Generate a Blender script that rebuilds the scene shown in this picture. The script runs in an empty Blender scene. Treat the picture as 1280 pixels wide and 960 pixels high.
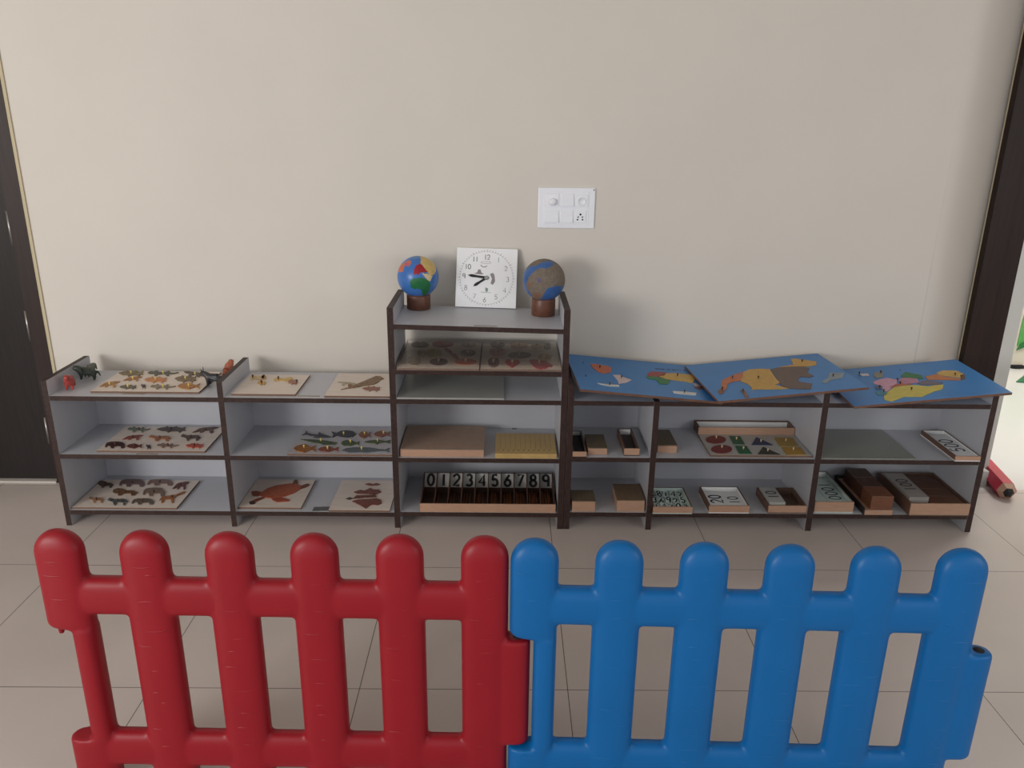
import bpy, bmesh, math, random
from mathutils import Vector, Matrix
random.seed(4)
SC = bpy.context.scene
COL = SC.collection

# ------------------------------------------------------------------ camera
FPX, PITCH, YAW, ROLL = 1000.634, 0.32335, 0.0110078, 0.0129209
CAM = Vector((0.0, -2.91331, 1.6))
_f = Vector((math.sin(YAW)*math.cos(PITCH), math.cos(YAW)*math.cos(PITCH), -math.sin(PITCH)))
_r0 = Vector((math.cos(YAW), -math.sin(YAW), 0)); _u0 = _r0.cross(_f)
CR = math.cos(ROLL)*_r0 + math.sin(ROLL)*_u0
CU = math.cos(ROLL)*_u0 - math.sin(ROLL)*_r0
CF = _f
cd = bpy.data.cameras.new('camera'); cam = bpy.data.objects.new('camera', cd); COL.objects.link(cam)
cd.sensor_width = 36; cd.lens = FPX*36/1280; cd.clip_start = 0.05
mw = Matrix((CR, CU, -CF)).transposed().to_4x4(); mw.translation = CAM
cam.matrix_world = mw
SC.camera = cam

# ------------------------------------------------------------------ light
SC.view_settings.view_transform = 'Standard'; SC.view_settings.look = 'None'
SC.view_settings.exposure = 0.08; SC.view_settings.gamma = 1; SC.view_settings.use_curve_mapping = False
WORLD_STRENGTH, WORLD_COL = 0.82, (0.95, 0.97, 1.0)
WINDOW_W, WINDOW_COL = 118.0, (1.0, 0.97, 0.94)
FRONT_W, FRONT_COL = 17.0, (0.97, 0.98, 1.0)
FAR_W = 50.0
w = bpy.data.worlds.new('World'); SC.world = w; w.use_nodes = True
bg = w.node_tree.nodes['Background']; bg.inputs[0].default_value = (*WORLD_COL, 1); bg.inputs[1].default_value = WORLD_STRENGTH
def area(name, loc, target, sx, sy, power, col):
    l = bpy.data.lights.new(name, 'AREA'); l.shape = 'RECTANGLE'; l.size = sx; l.size_y = sy; l.energy = power; l.color = col
    o = bpy.data.objects.new(name, l); COL.objects.link(o); o.location = loc
    o.rotation_euler = (Vector(target)-Vector(loc)).to_track_quat('-Z', 'Y').to_euler(); return o
area('window_light', (-3.9, -4.5, 1.65), (0.6, 0.4, 0.7), 1.9, 1.4, WINDOW_W, WINDOW_COL)
area('right_fill_light', (3.2, -2.9, 1.5), (0.9, -1.2, 0.5), 1.6, 1.2, FRONT_W, FRONT_COL)  # fill lamp added to brighten the right end of the fence
area('far_room_light', (3.4, 1.05, 2.75), (3.5, 1.25, 0), 1.6, 0.6, FAR_W, (1, 0.99, 0.97))

# ------------------------------------------------------------------ pixel helpers (1280x960 frame)
def ray(px, py): return CF + CR*((px-640)/FPX) + CU*((480-py)/FPX)
def onz(px, py, z):
    v = ray(px, py); return CAM + v*((z-CAM.z)/v.z)
def ony(px, py, y):
    v = ray(px, py); return CAM + v*((y-CAM.y)/v.y)
def onplane(px, py, p0, n):
    v = ray(px, py); return CAM + v*((p0-CAM).dot(n)/v.dot(n))

# ------------------------------------------------------------------ materials
def lin(c):
    c = c/255.0
    return c/12.92 if c <= 0.04045 else ((c+0.055)/1.055)**2.4
ALB = 0.80
WHITES = ('white_card', 'white_switch_plastic', 'white_clock_board', 'pale_green_card', 'pale_wood_knob', 'yellow_knob_plastic', 'brightened_far_floor_tile', 'far_wall_paint')
def L(rgb, k=1.0): return tuple(lin(c)*k for c in rgb)+(1,)
MATS = {}
def mat(name, rgb, rough=0.5, noise=0.06, scale=30.0, stretch=(1,1,1), rgb2=None, bump=0.0, spec=0.5, transmission=0):
    if name in MATS: return MATS[name]
    m = bpy.data.materials.new(name); m.use_nodes = True
    nt = m.node_tree; b = nt.nodes['Principled BSDF']
    b.inputs['Roughness'].default_value = rough; b.inputs['Specular IOR Level'].default_value = spec
    tc = nt.nodes.new('ShaderNodeTexCoord'); mp = nt.nodes.new('ShaderNodeMapping'); mp.inputs['Scale'].default_value = stretch
    nz = nt.nodes.new('ShaderNodeTexNoise'); nz.inputs['Scale'].default_value = scale; nz.inputs['Detail'].default_value = 3
    nt.links.new(tc.outputs['Object'], mp.inputs['Vector']); nt.links.new(mp.outputs[0], nz.inputs['Vector'])
    rp = nt.nodes.new('ShaderNodeValToRGB')
    kf = 1.0 if name in WHITES else ALB
    a = L(rgb, kf)
    if rgb2 is None:
        lo = tuple(max(0, x*(1-noise)) for x in a[:3])+(1,); hi = tuple(min(1, x*(1+noise)) for x in a[:3])+(1,)
    else: lo, hi = a, L(rgb2, kf)
    rp.color_ramp.elements[0].color = lo; rp.color_ramp.elements[1].color = hi
    rp.color_ramp.elements[0].position = 0.36; rp.color_ramp.elements[1].position = 0.64
    nt.links.new(nz.outputs['Fac'], rp.inputs[0]); nt.links.new(rp.outputs[0], b.inputs['Base Color'])
    if bump:
        bp = nt.nodes.new('ShaderNodeBump'); bp.inputs['Strength'].default_value = bump; bp.inputs['Distance'].default_value = 0.004
        nt.links.new(nz.outputs['Fac'], bp.inputs['Height']); nt.links.new(bp.outputs[0], b.inputs['Normal'])
    MATS[name] = m; return m

def film_material():
    m = bpy.data.materials.new('clear_film'); m.use_nodes = True; nt = m.node_tree; nt.nodes.clear()
    out = nt.nodes.new('ShaderNodeOutputMaterial'); mx = nt.nodes.new('ShaderNodeMixShader')
    tr = nt.nodes.new('ShaderNodeBsdfTransparent'); gl = nt.nodes.new('ShaderNodeBsdfGlossy'); gl.inputs['Roughness'].default_value = 0.12
    gl.inputs['Color'].default_value = (0.9, 0.9, 0.9, 1)
    fr = nt.nodes.new('ShaderNodeFresnel'); fr.inputs['IOR'].default_value = 1.22
    nz = nt.nodes.new('ShaderNodeTexNoise'); nz.inputs['Scale'].default_value = 26
    bp = nt.nodes.new('ShaderNodeBump'); bp.inputs['Strength'].default_value = 0.35; bp.inputs['Distance'].default_value = 0.004
    nt.links.new(nz.outputs['Fac'], bp.inputs['Height']); nt.links.new(bp.outputs[0], gl.inputs['Normal']); nt.links.new(bp.outputs[0], fr.inputs['Normal'])
    nt.links.new(fr.outputs[0], mx.inputs[0]); nt.links.new(tr.outputs[0], mx.inputs[1]); nt.links.new(gl.outputs[0], mx.inputs[2])
    df = nt.nodes.new('ShaderNodeBsdfDiffuse'); df.inputs['Color'].default_value = (0.86, 0.84, 0.82, 1)
    m2 = nt.nodes.new('ShaderNodeMixShader'); m2.inputs[0].default_value = 0.05  # pale diffuse share mixed in as a haze of reflections
    nt.links.new(mx.outputs[0], m2.inputs[1]); nt.links.new(df.outputs[0], m2.inputs[2])
    nt.links.new(m2.outputs[0], out.inputs['Surface']); return m

def tile_material(name, rgb, x0, dx, y0, dy):
    m = mat(name, rgb, 0.3, 0.05, 2.2, spec=0.38, rgb2=tuple(min(255, c+7) for c in rgb))
    nt = m.node_tree; b = nt.nodes['Principled BSDF']; ramp = b.inputs['Base Color'].links[0].from_node
    tc = nt.nodes.new('ShaderNodeTexCoord'); sp = nt.nodes.new('ShaderNodeSeparateXYZ'); nt.links.new(tc.outputs['Object'], sp.inputs[0])
    def N(op, a, bb=None):
        n = nt.nodes.new('ShaderNodeMath'); n.operation = op
        for i, v in enumerate((a, bb)):
            if v is None: continue
            if isinstance(v, (int, float)): n.inputs[i].default_value = v
            else: nt.links.new(v, n.inputs[i])
        return n.outputs[0]
    def line(o, s0, d):
        q = N('FRACT', N('ADD', N('DIVIDE', N('SUBTRACT', o, s0), d), 40.5))
        return N('LESS_THAN', N('ABSOLUTE', N('SUBTRACT', q, 0.5)), 0.0021/d*0.6)
    fac = N('MAXIMUM', line(sp.outputs['X'], x0, dx), line(sp.outputs['Y'], y0, dy))
    mx = nt.nodes.new('ShaderNodeMix'); mx.data_type = 'RGBA'
    nt.links.new(fac, mx.inputs[0]); nt.links.new(ramp.outputs[0], mx.inputs[6]); mx.inputs[7].default_value = L((84, 76, 70))
    nt.links.new(mx.outputs[2], b.inputs['Base Color'])
    return m

M_WALL = mat('cream_wall_paint', (237, 231, 222), 0.75, 0.012, 3.0, bump=0.02)
M_FARWALL = mat('far_wall_paint', (222, 214, 196), 0.75, 0.012, 3.0)
M_WHITEWALL = mat('white_jamb_paint', (228, 229, 224), 0.5, 0.012, 3.0)
M_CEIL = mat('ceiling_paint', (232, 230, 224), 0.8, 0.01, 2.0)
M_FLOOR = tile_material('beige_floor_tile', (214, 202, 196), 0.197, 0.6115, -0.300, 0.667)
M_FARFLOOR = mat('brightened_far_floor_tile', (222, 220, 217), 0.2, 0.01, 2.0)  # same floor tile, its colour whitened for the far room's stronger light
M_DOOR = mat('dark_brown_door_laminate', (36, 30, 29), 0.45, 0.18, 9, (12, 12, 0.6), spec=0.25)
M_FRAME = mat('dark_brown_door_frame', (50, 37, 34), 0.45, 0.16, 9, (12, 12, 0.6), spec=0.25)
M_BEAD = mat('plaster_bead', (214, 201, 168), 0.7, 0.02, 5)
M_STEEL = mat('brushed_steel', (176, 172, 168), 0.35, 0.05, 40); M_STEEL.node_tree.nodes['Principled BSDF'].inputs['Metallic'].default_value = 0.9
M_LAM = mat('white_shelf_laminate', (207, 209, 216), 0.42, 0.015, 8)
M_EDGE = mat('brown_edge_band', (66, 50, 46), 0.5, 0.2, 14, (6, 1, 6), spec=0.25)
M_LABEL = mat('grey_label_tape', (168, 160, 150), 0.5, 0.04, 60)
M_DLABEL = mat('dark_label_tape', (110, 108, 110), 0.5, 0.2, 90)
M_PALE = mat('pale_wood_board', (238, 224, 212), 0.5, 0.05, 14, (1, 8, 8))
M_PALEDGE = mat('board_edge_plywood', (130, 98, 78), 0.6, 0.12, 30, (1, 1, 20))
M_TAN = mat('tan_beech_wood', (200, 160, 134), 0.5, 0.06, 20, (1.5, 1.5, 14))
M_MDF = mat('dull_brown_hardboard', (176, 150, 132), 0.55, 0.05, 26)
M_OLIVE = mat('dark_olive_lid', (110, 96, 76), 0.5, 0.1, 22, (8, 1, 8))
M_BOXIN = mat('dark_box_inside', (92, 76, 66), 0.6, 0.12, 20)
M_WALNUT = mat('dark_walnut_wood', (84, 52, 38), 0.4, 0.25, 16, (10, 1, 10))
M_CUBE = mat('orange_brown_wood', (126, 80, 56), 0.45, 0.15, 18, (2, 2, 12))
M_WHITE = mat('white_card', (232, 233, 233), 0.45, 0.01, 10)
M_GREENCARD = mat('pale_green_card', (196, 212, 206), 0.45, 0.015, 10)
M_GREYCARD = mat('grey_white_plate', (196, 196, 192), 0.45, 0.03, 12)
M_INK = mat('black_ink', (22, 22, 24), 0.5, 0.05, 40)
M_GREYINK = mat('grey_ink', (96, 96, 102), 0.6, 0.1, 60)
M_FAINT = mat('faint_grey_ink', (178, 178, 182), 0.6, 0.05, 60)
M_KNOBY = mat('yellow_knob_plastic', (222, 198, 112), 0.35, 0.05, 40)
M_KNOBD = mat('dark_brown_knob', (86, 54, 34), 0.4, 0.1, 40)
M_KNOBP = mat('pale_wood_knob', (224, 196, 156), 0.4, 0.05, 40)
M_RED = mat('red_blow_moulded_plastic', (158, 20, 36), 0.42, 0.03, 6, bump=0.06, spec=0.34)
M_BLUE = mat('blue_blow_moulded_plastic', (2, 108, 180), 0.42, 0.03, 6, bump=0.06, spec=0.34)
M_HOLE = mat('dark_hole', (20, 22, 28), 0.8, 0.05, 40)
M_PLATE = mat('white_switch_plastic', (238, 241, 248), 0.28, 0.008, 12)
M_GLOBEBLUE = mat('globe_blue_paint', (68, 126, 206), 0.32, 0.05, 22)
M_SANDBLUE = mat('sandpaper_globe_blue', (62, 106, 172), 0.45, 0.08, 30)
M_SAND = mat('rough_brown_sandpaper', (132, 120, 108), 0.9, 0.12, 90, bump=0.3)
M_MAPBLUE = mat('map_blue_paint', (62, 132, 198), 0.4, 0.03, 10)
M_FILM = film_material()
def paint(rgb, rough=0.45): return mat('paint_%02x%02x%02x' % tuple(rgb), rgb, rough, 0.07, 50)
def mottle(rgb, rgb2): return mat('print_%02x%02x%02x_%02x%02x%02x' % (*rgb, *rgb2), rgb, 0.5, 0, 95, rgb2=rgb2)

# ------------------------------------------------------------------ builders
ROOTLOC = {}
class Fr:
    def __init__(s, o, u, v, n=None):
        s.o = Vector(o); s.u = Vector(u).normalized(); s.v = Vector(v).normalized(); s.n = Vector(n).normalized() if n is not None else s.u.cross(s.v)
    def p(s, a, b, c=0): return s.o + s.u*a + s.v*b + s.n*c
WF = Fr((0,0,0), (1,0,0), (0,1,0))
class MB:
    def __init__(s): s.bm = bmesh.new()
    def face(s, pts, mi=0, smooth=False):
        f = s.bm.faces.new([s.bm.verts.new(p) for p in pts]); f.material_index = mi; f.smooth = smooth; return f
    def box(s, x0, x1, y0, y1, z0, z1, mi=0, fr=WF, rule=None, warp=None):
        P = [fr.p(x, y, z) for z in (z0, z1) for y in (y0, y1) for x in (x0, x1)]
        if warp: P = [warp(p) for p in P]
        v = [s.bm.verts.new(p) for p in P]
        fs = {'-z': (0,2,3,1), '+z': (4,5,7,6), '-y': (0,1,5,4), '+y': (2,6,7,3), '-x': (0,4,6,2), '+x': (1,3,7,5)}
        for k, ix in fs.items():
            f = s.bm.faces.new([v[i] for i in ix]); f.material_index = (rule.get(k, mi) if rule else mi)
        return s
    def prism(s, pts, d, mi=0, mside=None):
        pts = [Vector(p) for p in pts]; d = Vector(d)
        a = [s.bm.verts.new(p) for p in pts]; b = [s.bm.verts.new(p+d) for p in pts]
        n = sum(((pts[i]-pts[0]).cross(pts[(i+1) % len(pts)]-pts[0]) for i in range(1, len(pts)-1)), Vector())
        if n.dot(d) < 0: a.reverse(); b.reverse()
        f = s.bm.faces.new(b); f.material_index = mi
        f = s.bm.faces.new(a[::-1]); f.material_index = mi
        k = len(a)
        for i in range(k):
            f = s.bm.faces.new([a[i], a[(i+1) % k], b[(i+1) % k], b[i]]); f.material_index = mi if mside is None else mside
        return s
    def lathe(s, fr, prof, n=16, mi=0, smooth=True):
        rings = []
        for r, z in prof:
            if r < 1e-6: rings.append([s.bm.verts.new(fr.p(0, 0, z))])
            else: rings.append([s.bm.verts.new(fr.p(r*math.cos(2*math.pi*i/n), r*math.sin(2*math.pi*i/n), z)) for i in range(n)])
        for A, B in zip(rings, rings[1:]):
            for i in range(n):
                j = (i+1) % n
                if len(A) == 1 and len(B) == 1: continue
                if len(A) == 1: f = s.bm.faces.new([A[0], B[i], B[j]])
                elif len(B) == 1: f = s.bm.faces.new([A[i], A[j], B[0]])
                else: f = s.bm.faces.new([A[i], A[j], B[j], B[i]])
                f.smooth = smooth; f.material_index = mi
        return s
    def ribbon(s, fr, pts, wd, th=0.0006, c=0.0, mi=0):
        """flat inked stroke following pts (a,b) in the frame, closed if ends meet"""
        n = len(pts); closed = (Vector(pts[0])-Vector(pts[-1])).length < 1e-9
        q = []
        for i in range(n):
            if closed: a, b = pts[(i-1) % (n-1)], pts[(i+1) % (n-1)]
            else: a, b = pts[max(0, i-1)], pts[min(n-1, i+1)]
            t = Vector((b[0]-a[0], b[1]-a[1]));
            if t.length < 1e-9: t = Vector((1, 0))
            t.normalize(); nn = Vector((-t.y, t.x))*wd/2; p = Vector(pts[i])
            q.append((p+nn, p-nn))
        for i in range(n-1):
            (a, b), (d, e) = q[i], q[i+1]
            lo = [fr.p(x.x, x.y, c) for x in (b, e, d, a)]
            s.prism(lo, fr.n*th, mi)
        return s
    def tube(s, pts, rad, n=8, mi=0):
        pts = [Vector(p) for p in pts]; rings = []
        for i, p in enumerate(pts):
            t = (pts[min(i+1, len(pts)-1)]-pts[max(i-1, 0)]).normalized()
            a = t.cross(Vector((0, 0, 1)));
            if a.length < 1e-3: a = Vector((1, 0, 0))
            a.normalize(); b = t.cross(a); r = rad[i] if isinstance(rad, (list, tuple)) else rad
            rings.append([s.bm.verts.new(p+a*r*math.cos(2*math.pi*k/n)+b*r*math.sin(2*math.pi*k/n)) for k in range(n)])
        for A, B in zip(rings, rings[1:]):
            for k in range(n):
                f = s.bm.faces.new([A[k], A[(k+1) % n], B[(k+1) % n], B[k]]); f.smooth = True; f.material_index = mi
        f = s.bm.faces.new(rings[0][::-1]); f.material_index = mi
        f = s.bm.faces.new(rings[-1]); f.material_index = mi
        return s
    def build(s, name, mats, parent=None, bevel=0, loc=None):
        if not isinstance(mats, (list, tuple)): mats = [mats]
        base = ROOTLOC.get(parent.name, Vector()) if parent is not None else (Vector(loc) if loc is not None else Vector())
        if base.length: bmesh.ops.translate(s.bm, verts=s.bm.verts, vec=-base)
        bmesh.ops.recalc_face_normals(s.bm, faces=s.bm.faces)
        me = bpy.data.meshes.new(name); s.bm.to_mesh(me); s.bm.free()
        for m in mats: me.materials.append(m)
        o = bpy.data.objects.new(name, me); COL.objects.link(o)
        if parent is not None:
            o.parent = parent; ROOTLOC[o.name] = base
        else:
            o.location = base; ROOTLOC[o.name] = base
        if bevel:
            b = o.modifiers.new('bevel', 'BEVEL'); b.width = bevel; b.segments = 2; b.limit_method = 'ANGLE'
        return o
def tag(o, label, cat, group=None):
    o['label'] = label; o['category'] = cat
    if group: o['group'] = group
    return o
def thing(name, label, cat, loc, group=None):
    o = bpy.data.objects.new(name, None); COL.objects.link(o); o.location = loc; o.empty_display_size = 0.05
    ROOTLOC[o.name] = Vector(loc); return tag(o, label, cat, group)
def struct(o): o['kind'] = 'structure'; return o

# stroke lettering -----------------------------------------------------------
def arc(cx, cy, rx, ry, a0, a1, n=14): return [(cx+rx*math.cos(math.radians(a0+(a1-a0)*i/n)), cy+ry*math.sin(math.radians(a0+(a1-a0)*i/n))) for i in range(n+1)]
GLY = {
 '0': [arc(.3, .5, .26, .46, 0, 360, 24)],
 '1': [[(.3, .02), (.3, .98)]],
 '2': [arc(.3, .70, .24, .26, 170, -35, 14)+[(.06, .04), (.56, .04)]],
 '3': [arc(.29, .73, .21, .23, 150, -90, 12), arc(.29, .27, .25, .24, 90, -150, 14)],
 '4': [[(.46, .02), (.46, .96), (.04, .3), (.6, .3)]],
 '5': [[(.5, .95), (.15, .95), (.11, .55)]+arc(.29, .31, .24, .28, 130, -150, 16)],
 '6': [[(.45, .97), (.13, .48)]+arc(.3, .29, .24, .26, 140, -220, 22)],
 '7': [[(.06, .95), (.55, .95), (.18, .02)]],
 '8': [arc(.3, .74, .2, .22, 0, 360, 20), arc(.3, .27, .25, .25, 0, 360, 20)],
 '9': [arc(.3, .71, .24, .25, 0, 360, 20), [(.535, .66), (.5, .02)]],
}
def text(mb, fr, s, a, b, h, wt=0.14, adv=0.72, c=0.0, mi=0, th=0.0006, wide=1.0):
    tot = len(s)*adv*h*wide
    x = a - tot/2 + (adv-0.6)*h*wide/2
    for ch in s:
        for st in GLY[ch]: mb.ribbon(fr, [(x+p[0]*h*wide, b-h/2+p[1]*h) for p in st], wt*h, th, c, mi)
        x += adv*h*wide

# ================================================================== SETTING
YW = 0.40
struct(MB().box(-5.0, 2.17, -6.0, YW+0.2, -0.1, 0).build('floor', M_FLOOR))
struct(MB().box(2.17, 4.0, -6.0, YW, -0.1, 0).build('floor_right', M_FLOOR))
struct(MB().box(2.17, 5.4, YW, 2.5, -0.1, 0).build('floor_far', M_FARFLOOR))
struct(MB().box(-5.0, 4.0, -6.0, YW, 2.9, 3.0).build('ceiling', M_CEIL))
struct(MB().box(1.8, 5.4, YW+0.14, 2.5, 2.9, 3.0).build('ceiling_far', M_CEIL))
XL = -1.945
XB = ony(1196, 150, YW).x; SL = 0.55; GW = 0.07      # wall bent back here with a soft arris, shaped to darken this strip
YD = YW+0.095                                      # plane of the doorway frame
XR, XR2, XR3 = ony(1205, 440, YD).x, ony(1250, 440, YD).x, ony(1267, 440, YD).x
wb = MB().box(XL, XB, YW, YW+0.2, 0, 2.9)
ps = [(XB+GW*i/8.0, YW+GW*0.5*SL*(i/8.0)**2) for i in range(9)]
ps.append((XR, ps[-1][1]+(XR-ps[-1][0])*SL))
for (xa, ya), (xb, yb) in zip(ps, ps[1:]):
    wb.face([(xa, ya, 0), (xb, yb, 0), (xb, yb, 2.9), (xa, ya, 2.9)], 0, True)
wb.face([(XR, ps[-1][1], 0), (XR, YW+0.2, 0), (XR, YW+0.2, 2.9), (XR, ps[-1][1], 2.9)])
bmesh.ops.delete(wb.bm, geom=[f for f in wb.bm.faces if all(abs(v.co.x-XB) < 1e-6 for v in f.verts)], context='FACES_ONLY')
bmesh.ops.remove_doubles(wb.bm, verts=wb.bm.verts, dist=1e-5)
struct(wb.build('wall_back', M_WALL))
struct(MB().box(XL-1.06, XL, YW, YW+0.14, 2.1, 2.9).box(-5.0, XL-1.06, YW, YW+0.14, 0, 2.9).build('wall_back_left', M_WALL))
struct(MB().box(XR, XR+1.25, YD+0.02, YW+0.2, 2.13, 2.9).box(XR+1.25, 4.0, YW, YW+0.14, 0, 2.9).build('wall_back_right', M_WALL))
struct(MB().box(-5.1, -5.0, -6.0, YW+0.14, 0, 3.0).build('wall_left', M_WALL))
struct(MB().box(4.0, 4.1, -6.0, YW, 0, 3.0).build('wall_right', M_WALL))
struct(MB().box(1.8, 5.5, 2.32, 2.42, 0, 2.9).build('wall_far', M_FARWALL))
struct(MB().box(5.4, 5.5, YW, 2.5, 0, 2.9).build('wall_far_right', M_FARWALL))
# closed door on the left
d1 = MB().box(XL-0.98, XL-0.075, YW+0.012, YW+0.05, 0.012, 2.03).build('door_1', M_DOOR, loc=(XL-0.5, YW, 0)); struct(d1)
hg = MB()
struct(MB().box(XL-0.07, XL-0.003, YW-0.008, YW+0.10, 0, 2.10).box(XL-1.05, XL-0.985, YW-0.008, YW+0.10, 0, 2.10).box(XL-0.985, XL-0.07, YW-0.008, YW+0.10, 2.035, 2.10).build('trim_1', M_FRAME))
struct(MB().box(XL-0.003, XL+0.010, YW-0.006, YW, 0, 2.11).build('trim_2', M_BEAD))
struct(MB().box(XL-0.98, XL-0.072, YW-0.012, YW+0.06, 0, 0.010).build('trim_3', mat('door_gap_light', (214, 208, 200), 0.3, 0.02)))  # pale strip standing in for light in the gap under the door
for z0, z1 in ((0.19, 0.315), (0.665, 0.795), (1.07, 1.21), (1.75, 1.88)):
    MB().lathe(Fr((XL-0.074, YW-0.004, z0), (1,0,0), (0,1,0)), [(0, 0), (.0055, 0), (.0055, z1-z0), (0, z1-z0)], 10).build('hinge', M_STEEL, d1)
MB().lathe(Fr((XL-0.90, YW+0.012, 1.02), (1,0,0), (0,0,1), (0,-1,0)), [(0,.05),(.012,.05),(.012,0)], 12).box(XL-.905, XL-.79, YW-.045, YW-.03, 1.01, 1.03).build('door_handle', M_STEEL, d1)
# dark frame and white jamb of the doorway on the right
XM = XR+(XR2-XR)*.55
struct(MB().box(XR, XM, YD-0.008, YD+0.12, 0, 2.06).box(XM, XR2, YD, YD+0.12, 0, 2.06)
       .box(XR+1.12, XR+1.25, YD-0.008, YD+0.12, 0, 2.06).box(XR, XR+1.25, YD-0.008, YD+0.12, 2.06, 2.14).build('trim_4', M_FRAME))
struct(MB().box(XR2, XR3, YD, YD+0.12, 0, 2.06).box(XR2+.004, XR2+.030, YD-0.06, YD, 0, 0.075).build('trim_5', M_WHITEWALL))
struct(MB().box(XR-0.005, XR, ps[-1][1]-0.004, ps[-1][1]+.02, 0, 2.06).build('trim_6', M_BEAD))

# ================================================================== SHELF UNITS
DEP = 0.335; BT = 0.019
EDGE = {'-y': 1, '+z': 1}; FR_ONLY = {'-y': 1}
def panel(root, x0, x1, top):
    MB().box(x0, x1, 0, DEP, 0, top, 0, rule={'-y': 1, '+z': 1, '-z': 1}).build('side_panel', [M_LAM, M_EDGE], root)
def board(root, x0, x1, z, warp=None):
    return MB().box(x0+.0004, x1-.0004, 0.001, DEP-0.008, z-BT, z, 0, rule=FR_ONLY, warp=warp).build('shelf_board', [M_LAM, M_EDGE], root)
def back(root, x0, x1, z0, z1):
    MB().box(x0, x1, DEP-0.007, DEP-0.001, z0, z1).build('back_panel', M_LAM, root)
def shelf_label(root, px, py, z, w_=0.085, m=None, dpt=0.014):
    p = onz(px, py, z); MB().box(p.x-w_/2, p.x+w_/2, p.y-dpt/2, p.y+dpt/2, z, z+0.0008).build('shelf_label', m or M_LABEL, root)

LZ = (0.069, 0.314, 0.557)
lu = thing('low_shelf_unit', 'low open white shelf unit with two bays and brown edges, left of the tall shelf', 'shelf', (-1.1, 0.16, 0))
for x0, x1 in ((-1.769, -1.747), (-1.100, -1.078)): panel(lu, x0, x1, 0.619)
for x0, x1 in ((-1.747, -1.100), (-1.078, -0.4385)):
    for z in LZ: board(lu, x0, x1, z)
    back(lu, x0, x1, LZ[0]-BT, LZ[2]-BT)
shelf_label(lu, 167, 492.5, 0.557); shelf_label(lu, 386, 495.3, 0.557); shelf_label(lu, 184, 567.6, 0.314)
shelf_label(lu, 396, 636.3, 0.069, 0.03, M_DLABEL, .036); shelf_label(lu, 406, 636, 0.069, 0.035, M_DLABEL, .036)

ru = thing('low_shelf_unit', 'low open white shelf unit with three bays under the blue map boards', 'shelf', (1.08, 0.16, 0))
RZ = (0.077, 0.319, 0.557)
for x0, x1, t in ((0.2495, 0.273, .619), (0.584, 0.607, .557), (1.240, 1.264, .619), (1.8985, 1.922, .619)): panel(ru, x0, x1, t)
for x0, x1 in ((0.273, 0.584), (0.607, 1.240), (1.264, 1.8985)):
    for z in RZ: board(ru, x0, x1, z)
    back(ru, x0, x1, RZ[0]-BT, RZ[2]-BT)

tu = thing('tall_shelf_unit', 'tall narrow white shelf unit with brown edges holding globes, clock and number box', 'shelf', (-0.095, 0.16, 0))
TZ = (0.072, 0.311, 0.557, 0.675, 0.848)
panel(tu, -0.4380, -0.414, 0.917); panel(tu, 0.223, 0.2475, 0.916)
def topz(x): return 0.848 - 0.0204*(x+0.095)
for i, z in enumerate(TZ):
    k = {4: 0.0204, 3: 0.008}.get(i, 0)
    board(tu, -0.414, 0.223, z, (lambda p, k=k: Vector((p.x, p.y, p.z-k*(p.x+0.095)))) if k else None)
back(tu, -0.414, 0.223, TZ[0]-BT, TZ[2]-BT)
p = onz(607, 407.4, 0.848)
MB().box(p.x-0.044, p.x+0.044, p.y-0.007, p.y+0.007, 0.8484, 0.8492, warp=lambda q: Vector((q.x, q.y, q.z-0.0204*(q.x+0.095)))).build('shelf_label', M_LABEL, tu)
shelf_label(tu, 643, 536, 0.311, 0.02, M_DLABEL, .012)

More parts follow.
